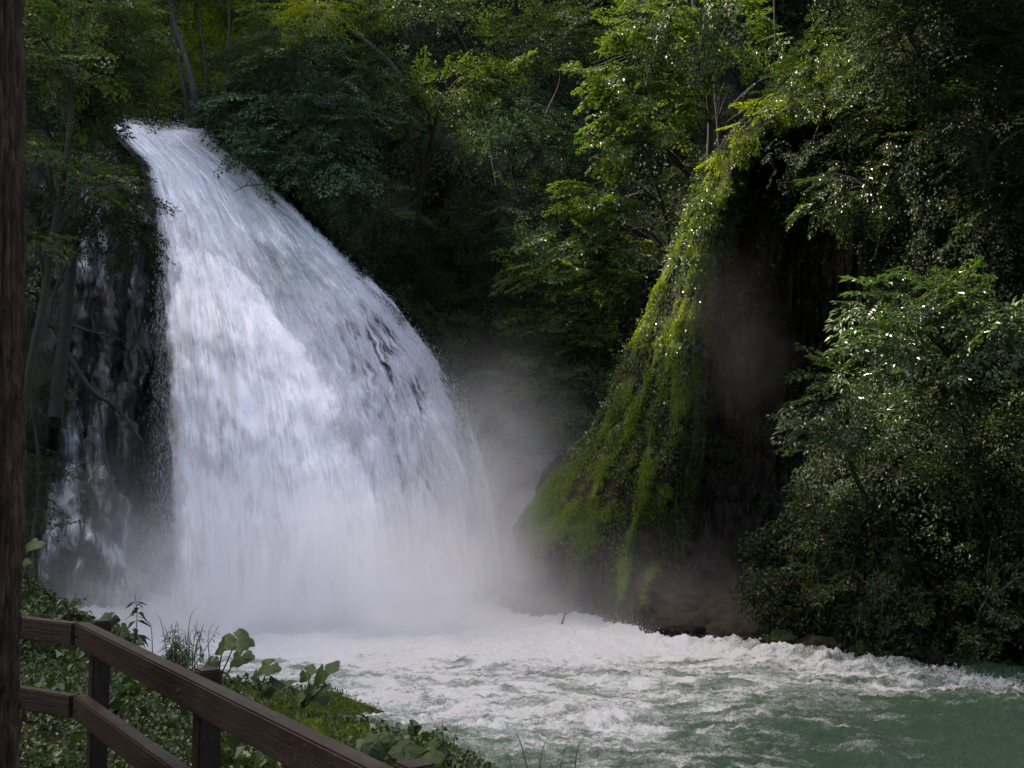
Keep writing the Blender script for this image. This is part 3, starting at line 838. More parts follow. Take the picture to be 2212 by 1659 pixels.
UP = np.array([0, 0, 1.0])
def lobe_sprays(c, rad, n, bias, out=.8, shell=.45, r=rng):
    q = r.normal(size=(n, 3)); q /= np.linalg.norm(q, axis=1)[:, None]
    rr = r.uniform(shell, 1, n) ** .6
    # uneven outline: radius modulated by noise over direction
    rr = rr * (1 + .35 * fbm(q * 1.6 + c * .37, 3))
    O = c + q * rr[:, None] * rad
    X = q * np.array([1, 1, .35]) * out + np.array(bias) + r.normal(0, .28, (n, 3))
    Z = UP + r.normal(0, .22, (n, 3)) + q * .35
    return O, X, Z
NT = [0]
def plant(name, label, cat, base, trunk_r, lobes, mat, bark='bark_dark', group=None, spray=1.0, lk=1.0, wk=.5,
          bias=(0, -.25, -.15), keep=.9, limbs=True, path=None, tint0=0.0, crown_name='crown', stem_name='trunk', out=.8, rough=.12, dens=1.6, zb=(0, 0, 0)):
    """base (px,py,d); lobes [(px,py,d,rpx,rpy,n)] all in reference pixels, sizes become metres at their own distance"""
    NT[0] += 1
    r = np.random.default_rng(1000 + NT[0])
    b = at(*base)
    e = empty(name, b, label, cat, group)
    V, T, cs = [], [], []
    for lb in lobes:
        px, py, d, rx, ry, n = lb[:6]
        c = at(px, py, d); k = d / F
        rad = np.array([rx * k, max(min(rx, ry) * k * .9, .35), ry * k])
        bb = lb[6] if len(lb) > 6 else bias
        n = int(n * dens)
        O, X, Z = lobe_sprays(c, rad, n, bb, out=out, r=r)
        Z = Z + np.array(zb)
        v, t = scatter_sprays(O, X, Z, spray * r.uniform(.7, 1.25, n), lk, wk, keep, tint0=tint0, rng=r)
        V.append(v); T.append(t); cs.append((c, rad))
    V = np.concatenate(V); T = np.concatenate(T)
    acc = Acc()
    if path is not None:
        pts = smooth_path(np.array([at(*p) for p in path]), 26)
    else:
        top = np.mean([c for c, _ in cs], axis=0)
        pts = smooth_path(np.array([b, b * .5 + top * .5 + r.normal(0, .25, 3) * np.array([1, 1, 0]), top]), 20)
    rd = np.linspace(trunk_r, trunk_r * .35, len(pts))
    tube(acc, pts, rd, 10, rough, seed=NT[0])
    if limbs:
        for c, rad in cs:
            i = np.argmin(np.linalg.norm(pts - c, axis=1) + np.abs(np.arange(len(pts)) - len(pts) * .6) * .02)
            i = max(2, i - 3); p0 = pts[i]
            for q in range(3):
                tgt = c + r.normal(0, .5, 3) * rad
                mid = (p0 + tgt) / 2 + np.array([0, 0, .18 * np.linalg.norm(tgt - p0)])
                tube(acc, smooth_path(np.array([p0, mid, tgt]), 9), np.linspace(rd[i] * .55, .012, 9), 6)
    acc.build(stem_name, M[bark], e)
    mk(crown_name, V - b, np.arange(len(V)).reshape(-1, 4), M[mat], e, {'tint': T}, smooth=False)
    return e

def surf_leaves(name, P, N, mask, n, mat, size, label, cat, lk=.6, lift=.12, out=.55, seed=3, kind='stuff', droop=.6, clump=1.2, thr=-.1):
    """leaves growing over a rock or ground grid P with normals N, density by mask"""
    r = np.random.default_rng(seed)
    a = np.linalg.norm(np.cross(P[1:, :-1] - P[:-1, :-1], P[:-1, 1:] - P[:-1, :-1]), axis=-1)
    c = P[:-1, :-1]
    wgt = a * mask[:-1, :-1]
    wgt = wgt * ss(fbm(c * clump, 3), thr, thr + .35)
    wgt = wgt.ravel() / wgt.sum()
    idx = r.choice(len(wgt), n, p=wgt)
    i, j = np.unravel_index(idx, c.shape[:2])
    f, g = r.random((2, n, 1))
    O = P[i, j] * (1 - f) * (1 - g) + P[i + 1, j] * f * (1 - g) + P[i, j + 1] * (1 - f) * g + P[i + 1, j + 1] * f * g
    nn = N[i, j]
    O = O + nn * (r.random((n, 1)) ** 1.5 * lift)
    D = nn * out + r.normal(0, .5, (n, 3)) + np.array([0, 0, -droop]); D /= np.linalg.norm(D, axis=1)[:, None]
    NN = nn + UP * .5 + r.normal(0, .35, (n, 3)); NN /= np.linalg.norm(NN, axis=1)[:, None]
    L = size * r.uniform(.6, 1.4, n)
    q = leaf_quads(O, D, NN, L, L * lk, droop=.15)
    o = mk(name, q.reshape(-1, 3), np.arange(n * 4).reshape(-1, 4), M[mat], attrs={'tint': np.repeat(np.clip(r.normal(.5, .2, n), .08, 1), 4)}, smooth=False)
    tag(o, label, cat, kind=kind)
    return o
def grid_normals(P, away=None):
    N = np.cross(np.gradient(P, axis=0), np.gradient(P, axis=1)); N /= np.linalg.norm(N, axis=-1)[..., None] + 1e-9
    s = (N * (P - np.array([0, 0, EYE]))).sum(-1) if away is None else -(N @ np.array(away))
    return N * np.where(s > 0, -1, 1)[..., None]

def mesh_grid(o, nu, nv):
    a = np.empty(len(o.data.vertices) * 3, np.float32); o.data.vertices.foreach_get('co', a)
    return a.reshape(nu, nv, 3).astype(float)

# leaves over the far cliff
cP = mesh_grid(cliff, 260, 200); cN = grid_normals(cP)
cpx, cpy = proj(cP)
m = (cP[..., 1] > 20) & (cpx > -150) & (cpx < 2350) & (cpy > -120)
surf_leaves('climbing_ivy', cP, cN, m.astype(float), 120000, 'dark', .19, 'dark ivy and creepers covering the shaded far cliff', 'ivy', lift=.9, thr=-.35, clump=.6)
um = np.broadcast_to(np.linspace(-.10, 1.04, 150)[:, None], (150, 170))
surf_leaves('fall_edge_creeper', fr_P, fr_N, ss(um, .985, 1.02), 9000, 'dark', .13, 'dark creepers lining the right edge of the falling water', 'creeper', lift=.5, thr=-.6, seed=17)
# leaves over the right slope
m = (sPX < 2450) & (sPY > -150)
low = ss(sPY, 1050, 1250)
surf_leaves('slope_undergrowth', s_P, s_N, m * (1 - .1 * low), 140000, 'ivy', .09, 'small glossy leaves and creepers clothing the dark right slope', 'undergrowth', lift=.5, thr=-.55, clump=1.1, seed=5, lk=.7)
surf_leaves('hart_fern', s_P, s_N, m * low, 3500, 'gloss', .28, 'long strap shaped fern leaves hanging from the lower right bank', 'ferns', lift=.15, thr=.05, clump=1.3, seed=45, lk=.16, droop=.9)
surf_leaves('leaf_litter', s_P, s_N, m * ss(sPY, 1080, 1200), 7000, 'litter', .06, 'reddish brown dead leaves caught on the lower right bank', 'leaf litter', lift=.05, thr=-.3, seed=46)
m = bcav * (bPX > bandx(bPY)) * (bPX < 1900) * (bPY < 1200) * 1.0
surf_leaves('hollow_creeper', b_P, b_N, m, 9000, 'ivy', .09, 'sparse dark creepers hanging over the brown hollow beside the buttress', 'creeper', lift=.2, thr=.1, clump=1.0, seed=61, droop=1.2)
# ivy over the upper buttress and the moss strands
m = (ss(700 - bPY, 0, 350) + 1.5 * ss(330 - bPY, 0, 80)) * ss(bPX - rimx(bPY), -25, 0) * (1 - ss(bPX - bandx(bPY), 60, 200) * .8) * (bU > -.1)
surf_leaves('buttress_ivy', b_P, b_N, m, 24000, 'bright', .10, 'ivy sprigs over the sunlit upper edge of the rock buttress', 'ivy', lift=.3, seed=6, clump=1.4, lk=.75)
m = (1 - bcav) * (np.clip(brib - .15, 0, 1) * 1.2 + .15) * ss(bPY, 300, 420) * (1 - ss(bPY, 1120, 1280)) * (bU > -.08)
surf_leaves('hanging_moss', b_P, b_N, m, 80000, 'mossblade', .07, 'bright yellow green moss hanging in strands on the rock buttress', 'moss', lk=.28, lift=.10, droop=1.3, seed=8, thr=-.5, clump=2)
# small plants on the strands
m = (1 - bcav) * ss(bPY, 300, 420) * (1 - ss(bPY, 950, 1050)) * (bU > -.08)
surf_leaves('rock_fern', b_P, b_N, m, 9000, 'shiny', .085, 'tiny leafy sprigs growing out of the hanging moss', 'fern', lift=.22, seed=9, thr=-.1, clump=2.2)

# ------------------------------------------------------------------ TREES AND SHRUBS
g_far = 'trees on the far cliff above the falls'
# left side
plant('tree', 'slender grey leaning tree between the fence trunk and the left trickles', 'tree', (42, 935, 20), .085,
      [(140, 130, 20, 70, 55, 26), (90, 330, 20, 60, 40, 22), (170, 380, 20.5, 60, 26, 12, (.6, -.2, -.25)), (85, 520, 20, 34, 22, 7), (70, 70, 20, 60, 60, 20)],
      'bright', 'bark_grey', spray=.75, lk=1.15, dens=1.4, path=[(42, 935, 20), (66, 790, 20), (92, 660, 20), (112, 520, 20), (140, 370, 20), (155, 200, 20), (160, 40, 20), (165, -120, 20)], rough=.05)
plant('tree', 'dark dense tree filling the top left corner behind the big trunk', 'tree', (120, 900, 29), .2,
      [(150, 60, 28, 150, 90, 90), (230, 190, 29, 75, 70, 46), (80, 230, 28, 90, 90, 60), (240, 60, 29, 70, 80, 34)],
      'green', spray=1.2, lk=1.1, bias=(.2, -.3, -.2), tint0=.1, dens=1.4)
plant('tree', 'dark tree drooping over the thin trickles left of the fall', 'tree', (60, 900, 27), .07,
      [(215, 400, 26.5, 85, 75, 46, (.45, -.3, -.35)), (290, 480, 26.5, 42, 70, 20, (.35, -.2, -.6)), (200, 335, 27, 50, 35, 20), (160, 470, 27, 60, 60, 22)],
      'dark', spray=.8, lk=1.2, tint0=.15)
plant('shrub', 'low dark green shrub on the mossy left bank behind the big trunk', 'shrub', (70, 1180, 22), .05,
      [(70, 1120, 22, 45, 60, 16), (60, 950, 22.5, 40, 90, 18), (70, 800, 23, 36, 90, 16), (80, 680, 23, 30, 60, 8)],
      'dark', spray=.7, tint0=.2)
# above the crest
for i, (pts, rr) in enumerate([([(432, 275, 37.5), (420, 205, 37), (402, 130, 37), (374, 40, 37), (355, -80, 37)], .17), ([(412, 275, 38), (401, 205, 37.5), (384, 120, 37.5), (368, 30, 37.5), (372, -80, 37.5)], .10),
                               ([(452, 275, 39), (448, 195, 38), (440, 110, 38), (428, 20, 38), (425, -80, 38)], .06), ([(498, 285, 39), (495, 190, 38), (492, 120, 38), (495, 40, 38), (490, -80, 38)], .08)]):
    px, py, d = pts[0]
    plant('tree', ['bare dark leaning trunk above the crest of the fall, thickest of its group', 'thin dark trunk just right of the thick leaning trunk above the crest',
                   'thinnest upright trunk between the leaning trunks above the crest', 'upright dark trunk at the right of the trunks above the crest'][i], 'tree', pts[0], rr,
          [(pts[3][0] - 20 + 15 * i, -50, d, 90, 50, 26), (pts[3][0] + 30, -40, d + 1, 60, 30, 10)], ['green', 'yellow', 'green', 'green'][i], spray=1.1, path=pts, group=g_far, limbs=False)
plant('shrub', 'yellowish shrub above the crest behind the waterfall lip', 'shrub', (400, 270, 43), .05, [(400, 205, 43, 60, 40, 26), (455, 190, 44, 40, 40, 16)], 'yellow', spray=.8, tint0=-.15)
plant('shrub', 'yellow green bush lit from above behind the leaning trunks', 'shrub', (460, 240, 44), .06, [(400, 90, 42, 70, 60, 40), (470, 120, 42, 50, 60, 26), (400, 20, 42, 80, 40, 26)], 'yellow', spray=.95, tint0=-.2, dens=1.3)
plant('shrub', 'pale grey green shrub left of the thick leaning trunk above the crest', 'shrub', (330, 280, 44), .05, [(350, 110, 45, 45, 45, 22), (320, 180, 44, 50, 50, 26)], 'green', spray=.9)
plant('shrub', 'dark shrub hanging low over the left end of the lip', 'shrub', (240, 290, 40), .05, [(260, 230, 40, 60, 30, 22), (330, 255, 41, 60, 18, 16), (420, 250, 42, 60, 16, 14), (200, 300, 39, 50, 35, 20)], 'dark', spray=.8)
# the big tree right of the crest
plant('tree', 'large bluish green tree leaning over the upper right edge of the fall', 'tree', (760, 460, 41), .28,
      [(640, 130, 38, 130, 65, 95, (-.1, -.4, -.2)), (560, 235, 37.5, 110, 55, 70, (-.35, -.4, -.25)), (700, 240, 37, 110, 65, 80), (570, 320, 37, 60, 22, 16, (-.4, -.3, -.3)),
       (640, 330, 36.6, 90, 40, 40, (-.1, -.4, -.35)), (735, 370, 36.5, 45, 32, 18, (.2, -.3, -.6)), (790, 150, 38, 45, 60, 26)],
      'blue', spray=1.2, lk=1.25, dens=1.25, path=[(760, 460, 41), (740, 300, 40.5), (690, 150, 40), (660, -20, 40)])
plant('tree', 'leafy tree reaching in at the top above the bluish tree', 'tree', (900, 300, 42), .2,
      [(610, 30, 39, 110, 40, 46, (-.2, -.3, -.2)), (500, 60, 40, 60, 45, 30), (700, 20, 36, 45, 32, 20)], 'yellow', spray=1.15, tint0=.0, path=[(900, 300, 42), (850, 150, 42), (700, 30, 40), (600, -30, 40)])
plant('tree', 'tree with flat olive sprays hanging from the top edge near the middle', 'tree', (1080, 400, 44), .18,
      [(890, 15, 37, 110, 20, 30, (-.1, -.4, -.1)), (980, 15, 37, 50, 14, 10)], 'green', spray=1.2, path=[(1080, 400, 44), (1040, 200, 43), (960, 20, 40), (920, -60, 39)])
plant('tree', 'small tree with pale drooping spray right of the bluish tree', 'tree', (900, 500, 41), .12,
      [(865, 215, 38, 36, 60, 26, (0, -.3, -.7)), (980, 180, 38.5, 90, 40, 46, (.25, -.35, -.1)), (930, 230, 39, 60, 50, 16), (1050, 160, 38, 50, 14, 8, (.5, -.3, .05))],
      'green', spray=1.05, lk=1.3, tint0=.2, dens=1.2)
plant('shrub', 'rounded bluish shrub in the middle of the dark cliff', 'shrub', (1120, 420, 41.5), .08,
      [(1120, 250, 39.5, 100, 50, 60), (1180, 310, 39.5, 50, 34, 22), (1050, 310, 40, 60, 40, 20)], 'blue', spray=.9, lk=1.2, tint0=-.05, dens=1.3)
plant('shrub', 'dim bluish shrub near the top of the dark cliff', 'shrub', (1180, 250, 42), .08,
      [(1170, 70, 40, 110, 60, 60), (1110, 120, 40, 60, 45, 26), (1270, 40, 41, 60, 60, 30)], 'dark', spray=.95, lk=1.2, tint0=.1, dens=1.3)
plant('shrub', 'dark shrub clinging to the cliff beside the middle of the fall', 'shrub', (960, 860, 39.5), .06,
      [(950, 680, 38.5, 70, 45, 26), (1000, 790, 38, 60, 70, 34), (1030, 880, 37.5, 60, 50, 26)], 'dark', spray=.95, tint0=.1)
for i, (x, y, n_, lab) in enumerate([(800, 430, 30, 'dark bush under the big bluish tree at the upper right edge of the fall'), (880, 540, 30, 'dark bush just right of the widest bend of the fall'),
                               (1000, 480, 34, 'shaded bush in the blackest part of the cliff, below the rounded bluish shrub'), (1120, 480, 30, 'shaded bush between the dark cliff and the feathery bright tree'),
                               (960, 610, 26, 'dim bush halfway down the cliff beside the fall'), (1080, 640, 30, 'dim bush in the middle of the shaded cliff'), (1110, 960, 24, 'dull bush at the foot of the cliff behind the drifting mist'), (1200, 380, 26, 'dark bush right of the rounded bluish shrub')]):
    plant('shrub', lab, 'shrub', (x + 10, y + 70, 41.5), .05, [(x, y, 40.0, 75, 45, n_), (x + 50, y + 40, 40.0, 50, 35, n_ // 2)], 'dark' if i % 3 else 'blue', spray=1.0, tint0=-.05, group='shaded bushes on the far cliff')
# right of centre
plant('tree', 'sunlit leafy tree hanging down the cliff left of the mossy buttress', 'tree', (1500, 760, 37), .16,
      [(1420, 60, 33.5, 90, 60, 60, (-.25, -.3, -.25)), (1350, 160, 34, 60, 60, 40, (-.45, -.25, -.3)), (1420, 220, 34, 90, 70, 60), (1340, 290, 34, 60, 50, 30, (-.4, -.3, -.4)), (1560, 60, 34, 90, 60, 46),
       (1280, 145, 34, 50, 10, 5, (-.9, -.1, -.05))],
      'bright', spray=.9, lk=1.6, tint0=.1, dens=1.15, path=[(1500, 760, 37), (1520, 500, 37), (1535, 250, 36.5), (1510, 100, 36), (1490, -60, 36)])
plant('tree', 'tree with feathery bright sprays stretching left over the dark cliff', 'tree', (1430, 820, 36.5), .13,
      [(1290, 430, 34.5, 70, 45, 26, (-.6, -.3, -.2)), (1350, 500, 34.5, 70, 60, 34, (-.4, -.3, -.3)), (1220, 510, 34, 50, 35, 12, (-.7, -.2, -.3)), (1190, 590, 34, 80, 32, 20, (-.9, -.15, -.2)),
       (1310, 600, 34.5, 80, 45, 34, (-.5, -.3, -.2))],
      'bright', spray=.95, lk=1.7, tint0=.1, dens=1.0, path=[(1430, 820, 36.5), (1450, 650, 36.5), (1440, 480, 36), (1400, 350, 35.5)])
plant('tree', 'lower dense tree with layered sprays between fall and buttress', 'tree', (1330, 960, 36), .12,
      [(1230, 700, 34.5, 100, 40, 40, (-.6, -.3, -.2)), (1300, 770, 34.3, 90, 50, 46, (-.3, -.3, -.2)), (1180, 800, 34.5, 80, 50, 34), (1150, 880, 34.5, 90, 40, 34), (1270, 870, 34.3, 60, 40, 20)],
      'green', spray=1.0, lk=1.5, tint0=.15, dens=1.1)
plant('tree', 'tree with dark thin trunks behind the top of the buttress', 'tree', (1570, 560, 37), .09,
      [(1520, 400, 35.5, 80, 90, 46), (1480, 560, 35.5, 60, 90, 34), (1450, 700, 35.5, 50, 60, 20), (1620, 150, 36, 70, 70, 26)], 'dark', spray=.85, tint0=.15,
      path=[(1570, 560, 37), (1560, 400, 37), (1545, 200, 37), (1530, 20, 37)])
# top right
plant('creeper', 'yellow green creeper trailing over the top rim of the mossy buttress', 'creeper', (1700, 240, 31), .03,
      [(1600, 290, 30.4, 45, 26, 16, (-.3, -.3, -.7)), (1680, 225, 30.2, 55, 26, 18, (-.1, -.4, -.5)), (1550, 350, 30.4, 26, 40, 12, (-.2, -.3, -.9)), (1760, 200, 29.8, 40, 26, 12)],
      'yellow', spray=.6, lk=1.3, tint0=-.15, dens=1.0, crown_name='foliage', stem_name='stem')
plant('creeper', 'dark creeper hanging over the top of the brown hollow beside the buttress', 'creeper', (1790, 260, 29.5), .03,
      [(1700, 330, 29.6, 50, 40, 16, (0, -.2, -1)), (1780, 330, 29, 60, 50, 20, (0, -.2, -1)), (1840, 430, 28.5, 45, 60, 18, (0, -.2, -1))],
      'ivy', spray=.65, lk=1.2, tint0=.15, dens=1.0, crown_name='foliage', stem_name='stem')
plant('shrub', 'glinting creeper bush at the top of the buttress', 'shrub', (1760, 300, 30.5), .06,
      [(1740, 110, 29.5, 60, 70, 34), (1790, 200, 29, 60, 55, 30), (1700, 190, 30, 60, 40, 24), (1860, 230, 28.5, 70, 80, 34)], 'gloss', spray=.75, lk=1.3, tint0=.2, dens=1.0, zb=(-.3, -.2, 0))
plant('shrub', 'dark green hanging creepers on the upper right slope', 'shrub', (1890, 560, 28), .05,
      [(1860, 400, 27.5, 80, 60, 34, (-.2, -.3, -.6)), (1780, 420, 28.5, 55, 45, 20, (-.2, -.3, -.6)), (1960, 330, 27, 80, 70, 30)], 'gloss', spray=.75, lk=1.3, tint0=.1, dens=1.0)
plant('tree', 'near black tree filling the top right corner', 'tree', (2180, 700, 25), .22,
      [(2050, 80, 24.5, 150, 90, 70), (2150, 250, 24, 100, 110, 60), (1930, 90, 25.5, 90, 70, 36), (2200, 420, 23.5, 60, 80, 30), (2100, -330, 25, 420, 200, 380), (1900, -520, 27, 330, 180, 160), (2150, -650, 19, 620, 230, 420)], 'dark', spray=1.05, path=[(2180, 700, 25), (2120, 400, 25), (2030, 180, 25), (1930, 20, 25)])  # big lobes above the frame are added to shade the upper right slope
plant('tree', 'bright leafed bush with shiny white glints overhanging the right bank', 'bush', (2090, 1120, 23), .09,
      [(1960, 640, 21.5, 100, 50, 34, (-.3, -.5, -.1)), (2080, 650, 21.3, 90, 60, 34, (0, -.5, -.1)), (1930, 720, 21.5, 80, 50, 30, (-.4, -.4, -.2)), (2040, 760, 21.5, 110, 60, 40), (2150, 730, 21.5, 70, 70, 26)],
      'shiny', spray=.9, lk=1.9, wk=.44, tint0=.2, keep=.65, dens=.7, zb=(-.4, -.25, 0))
plant('shrub', 'bush with drooping bright leaves reaching left towards the dark hollow', 'shrub', (1900, 1120, 23.5), .07,
      [(1810, 840, 22.3, 75, 45, 26, (-.7, -.3, -.2)), (1755, 885, 22.5, 42, 26, 10, (-.8, -.3, -.3)), (1860, 870, 22.3, 90, 60, 34), (1780, 950, 22.6, 80, 50, 24, (-.5, -.3, -.3)), (1950, 950, 22.3, 90, 70, 34)],
      'shiny', spray=.8, lk=1.5, wk=.45, tint0=.1, keep=.7, dens=.7, zb=(-.35, -.2, 0))
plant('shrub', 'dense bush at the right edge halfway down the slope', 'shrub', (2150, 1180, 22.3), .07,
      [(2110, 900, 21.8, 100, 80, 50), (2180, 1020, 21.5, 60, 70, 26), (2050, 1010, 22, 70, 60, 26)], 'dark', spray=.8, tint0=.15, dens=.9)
plant('shrub', 'fern like shrub spilling over the left end of the right bank', 'shrub', (1750, 1300, 24.3), .04,
      [(1770, 1050, 24, 45, 60, 14, (-.1, -.3, -.8)), (1765, 1150, 24, 45, 60, 18), (1790, 1230, 23.9, 60, 45, 20)], 'gloss', spray=.6, lk=1.4, tint0=.2, dens=.8, zb=(-.2, -.15, 0))
plant('shrub', 'leafy undergrowth bush low on the right bank', 'shrub', (1900, 1330, 23.3), .04,
      [(1900, 1200, 23, 90, 60, 30), (1980, 1290, 22.6, 70, 45, 20), (1860, 1280, 23, 60, 35, 14)], 'gloss', spray=.6, lk=1.2, tint0=.1, dens=.8)
plant('shrub', 'bright green leafy bush at the water edge far right', 'shrub', (2130, 1400, 22), .04,
      [(2090, 1290, 21.8, 70, 60, 22), (2170, 1200, 21.6, 60, 70, 22), (2160, 1350, 21.6, 60, 40, 14)], 'gloss', spray=.6, lk=1.5, tint0=.2, dens=.6, zb=(-.2, -.15, 0))
# overhanging branch close to the camera
def overhang():
    e = empty('overhanging_branch', at(1560, -60, 13), 'dark leafy branch hanging into the top right of centre', 'branch')
    r = np.random.default_rng(77); acc = Acc()
    V, T = [], []
    for tgt in [(1440, 40, 12.5), (1400, 110, 12.6), (1510, 115, 12.3), (1590, 60, 12.6)]:
        p = smooth_path(np.array([at(1560, -60, 13), at((1560 + tgt[0]) / 2, -25, 12.8), at(*tgt)]), 10)
        tube(acc, p, np.linspace(.018, .004, 10), 6)
        k = np.array([4, 6, 8, 9]); O = p[k]; X = np.gradient(p, axis=0)[k] + r.normal(0, .04, (4, 3)) ; 
        v, t = scatter_sprays(O, X, np.tile(UP, (4, 1)) + r.normal(0, .2, (4, 3)), np.full(4, .42), lk=1.9, wk=.55, rng=r)
        V.append(v); T.append(t)
    p = smooth_path(np.array([at(1672, -40, 13), at(1673, 50, 13), at(1676, 100, 13)]), 8)
    tube(acc, p, np.linspace(.012, .006, 8), 6)
    acc.build('stem', M['bark_dark'], e)
    V = np.concatenate(V)
    mk('foliage', V - np.array(e.location), np.arange(len(V)).reshape(-1, 4), M['green'], e, {'tint': np.concatenate(T)}, smooth=False)
overhang()

def boulders():
    import bmesh
    spec = [((1470, 1345), 60, 26, 'wide low boulder at the foot of the brown hollow, half in mist'), ((1600, 1372), 46, 22, 'low wet boulder left of the mossy ones at the waterline'),
            ((1690, 1368), 44, 34, 'roundest mossy boulder under the fern like shrub at the waterline'), ((1772, 1388), 48, 30, 'mossy boulder right of the roundest one at the waterline'),
            ((1880, 1412), 50, 26, 'dark mossy boulder at the waterline below the right bush'), ((2030, 1428), 56, 24, 'long low boulder at the waterline near the right edge')]
    for k, ((px, py), rx, rz, lab) in enumerate(spec):
        d = float(wat_d(px)) - .25; c = at(px, 1010 + EYE * F / d - 4, d)
        bm = bmesh.new(); bmesh.ops.create_icosphere(bm, subdivisions=5, radius=1)
        P = np.array([v.co[:] for v in bm.verts]); Fc = np.array([[v.index for v in f.verts] for f in bm.faces]); bm.free()
        P = P * (1 + .28 * fbm(P * 1.1 + k * 7, 4)[:, None] + .06 * fbm(P * 5 + k, 3, ridge=True)[:, None])
        P = P * np.array([rx, min(rx, rz * 1.6), rz]) * d / F
        P[:, 2] = np.maximum(P[:, 2], -.35)
        moss = .15 + .5 * (P[:, 2] > 0) * np.clip(P[:, 2] / (rz * d / F), 0, 1) - (.35 if k < 2 else 0)
        o = mk('boulder', P, Fc, M['slope'], attrs={'moss': moss}); o.location = tuple(c)
        tag(o, lab, 'boulder', 'boulders along the foot of the right bank')
boulders()

# foreground trunk ---------------------------------------------------------
def near_trunk():
    d = 5.2
    xs = [(-30, -700), (-30, 0), (-32, 500), (-36, 900), (-38, 1150), (-45, 1400), (-52, 1659), (-60, 2000)]
    P = smooth_path(np.array([at(x, y, d) for x, y in xs]), 260)
    px, py = proj(P)
    k = d / F
    rad = np.interp(py, [-700, 0, 500, 900, 1040, 1120, 1250, 1450, 1700, 2000], [80, 82, 83, 86, 90, 90, 84, 84, 88, 100]) * k - .052
    e = empty('tree', P[-1], 'thick furrowed brown tree trunk at the left edge in front of the fence', 'tree')
    ns = 180
    T = np.gradient(P, axis=0); T /= np.linalg.norm(T, axis=1)[:, None]
    a = np.linspace(0, 2 * np.pi, ns, endpoint=False)
    U = np.array([1.0, 0, 0]); W = np.array([0, 1.0, 0])
    dirs = U * np.cos(a)[None, :, None] + W * np.sin(a)[None, :, None] + 0 * P[:, None]
    q = np.stack([np.cos(a)[None] * 4.2 + 0 * P[:, :1], np.sin(a)[None] * 4.2 + 0 * P[:, :1], P[:, 2:3] * 1.1 + 0 * a[None]], -1)
    rr = rad[:, None] + .028 * fbm(q * np.array([1.6, 1.6, .9]), 5, g=.55, ridge=True) + .012 * fbm(q * np.array([1, 1, 7]), 3)
    V = P[:, None] + dirs * rr[..., None]
    i, j = np.meshgrid(np.arange(len(P) - 1), np.arange(ns), indexing='ij'); j2 = (j + 1) % ns
    Fc = np.stack([i * ns + j, i * ns + j2, (i + 1) * ns + j2, (i + 1) * ns + j], -1).reshape(-1, 4)
    mk('trunk', V.reshape(-1, 3) - np.array(e.location), Fc, M['bark'], e)
    # its crown, above the frame
    r = np.random.default_rng(5)
    c = np.array([-3.0, 6.5, 12.0])
    O, X, Z = lobe_sprays(c, np.array([4.5, 4.0, 2.6]), 240, (0, 0, -.2), r=r)
    v, t = scatter_sprays(O, X, Z, 1.5 * r.uniform(.8, 1.2, 240), 1.2, .5, .9, rng=r)
    mk('crown', v - np.array(e.location), np.arange(len(v)).reshape(-1, 4), M['green'], e, {'tint': t}, smooth=False)
near_trunk()

# ------------------------------------------------------------------ fence
def beam(name, A, B, wdt, hgt, parent, label=None, bev=.008, yaw=None):
    A = Vector(A); B = Vector(B); L = (B - A).length
    import bmesh
    bm = bmesh.new(); bmesh.ops.create_cube(bm, size=1)
    for v in bm.verts: v.co = Vector((v.co.x * L, v.co.y * wdt, v.co.z * hgt))
    bmesh.ops.bevel(bm, geom=bm.edges[:], offset=bev, segments=2, affect='EDGES')
    me = bpy.data.meshes.new(name); bm.to_mesh(me); bm.free()
    me.materials.append(M['wood'])
    o = bpy.data.objects.new(name, me); S.collection.objects.link(o)
    D = (B - A).normalized()
    Y = Vector((0, 0, 1)).cross(D) if abs(D.z) < .9 else Vector((0, 1, 0))
    Y.normalize(); Z = D.cross(Y)
    if yaw is not None:
        Y = Vector((math.cos(yaw), math.sin(yaw), 0)); Z = D.cross(Y)
    o.matrix_world = Matrix.Translation((A + B) / 2) @ Matrix((D, Y, Z)).transposed().to_4x4()
    if parent:
        o.parent = parent; o.location = Vector(o.location) - parent.location
    if label: o['label'] = label
    return o
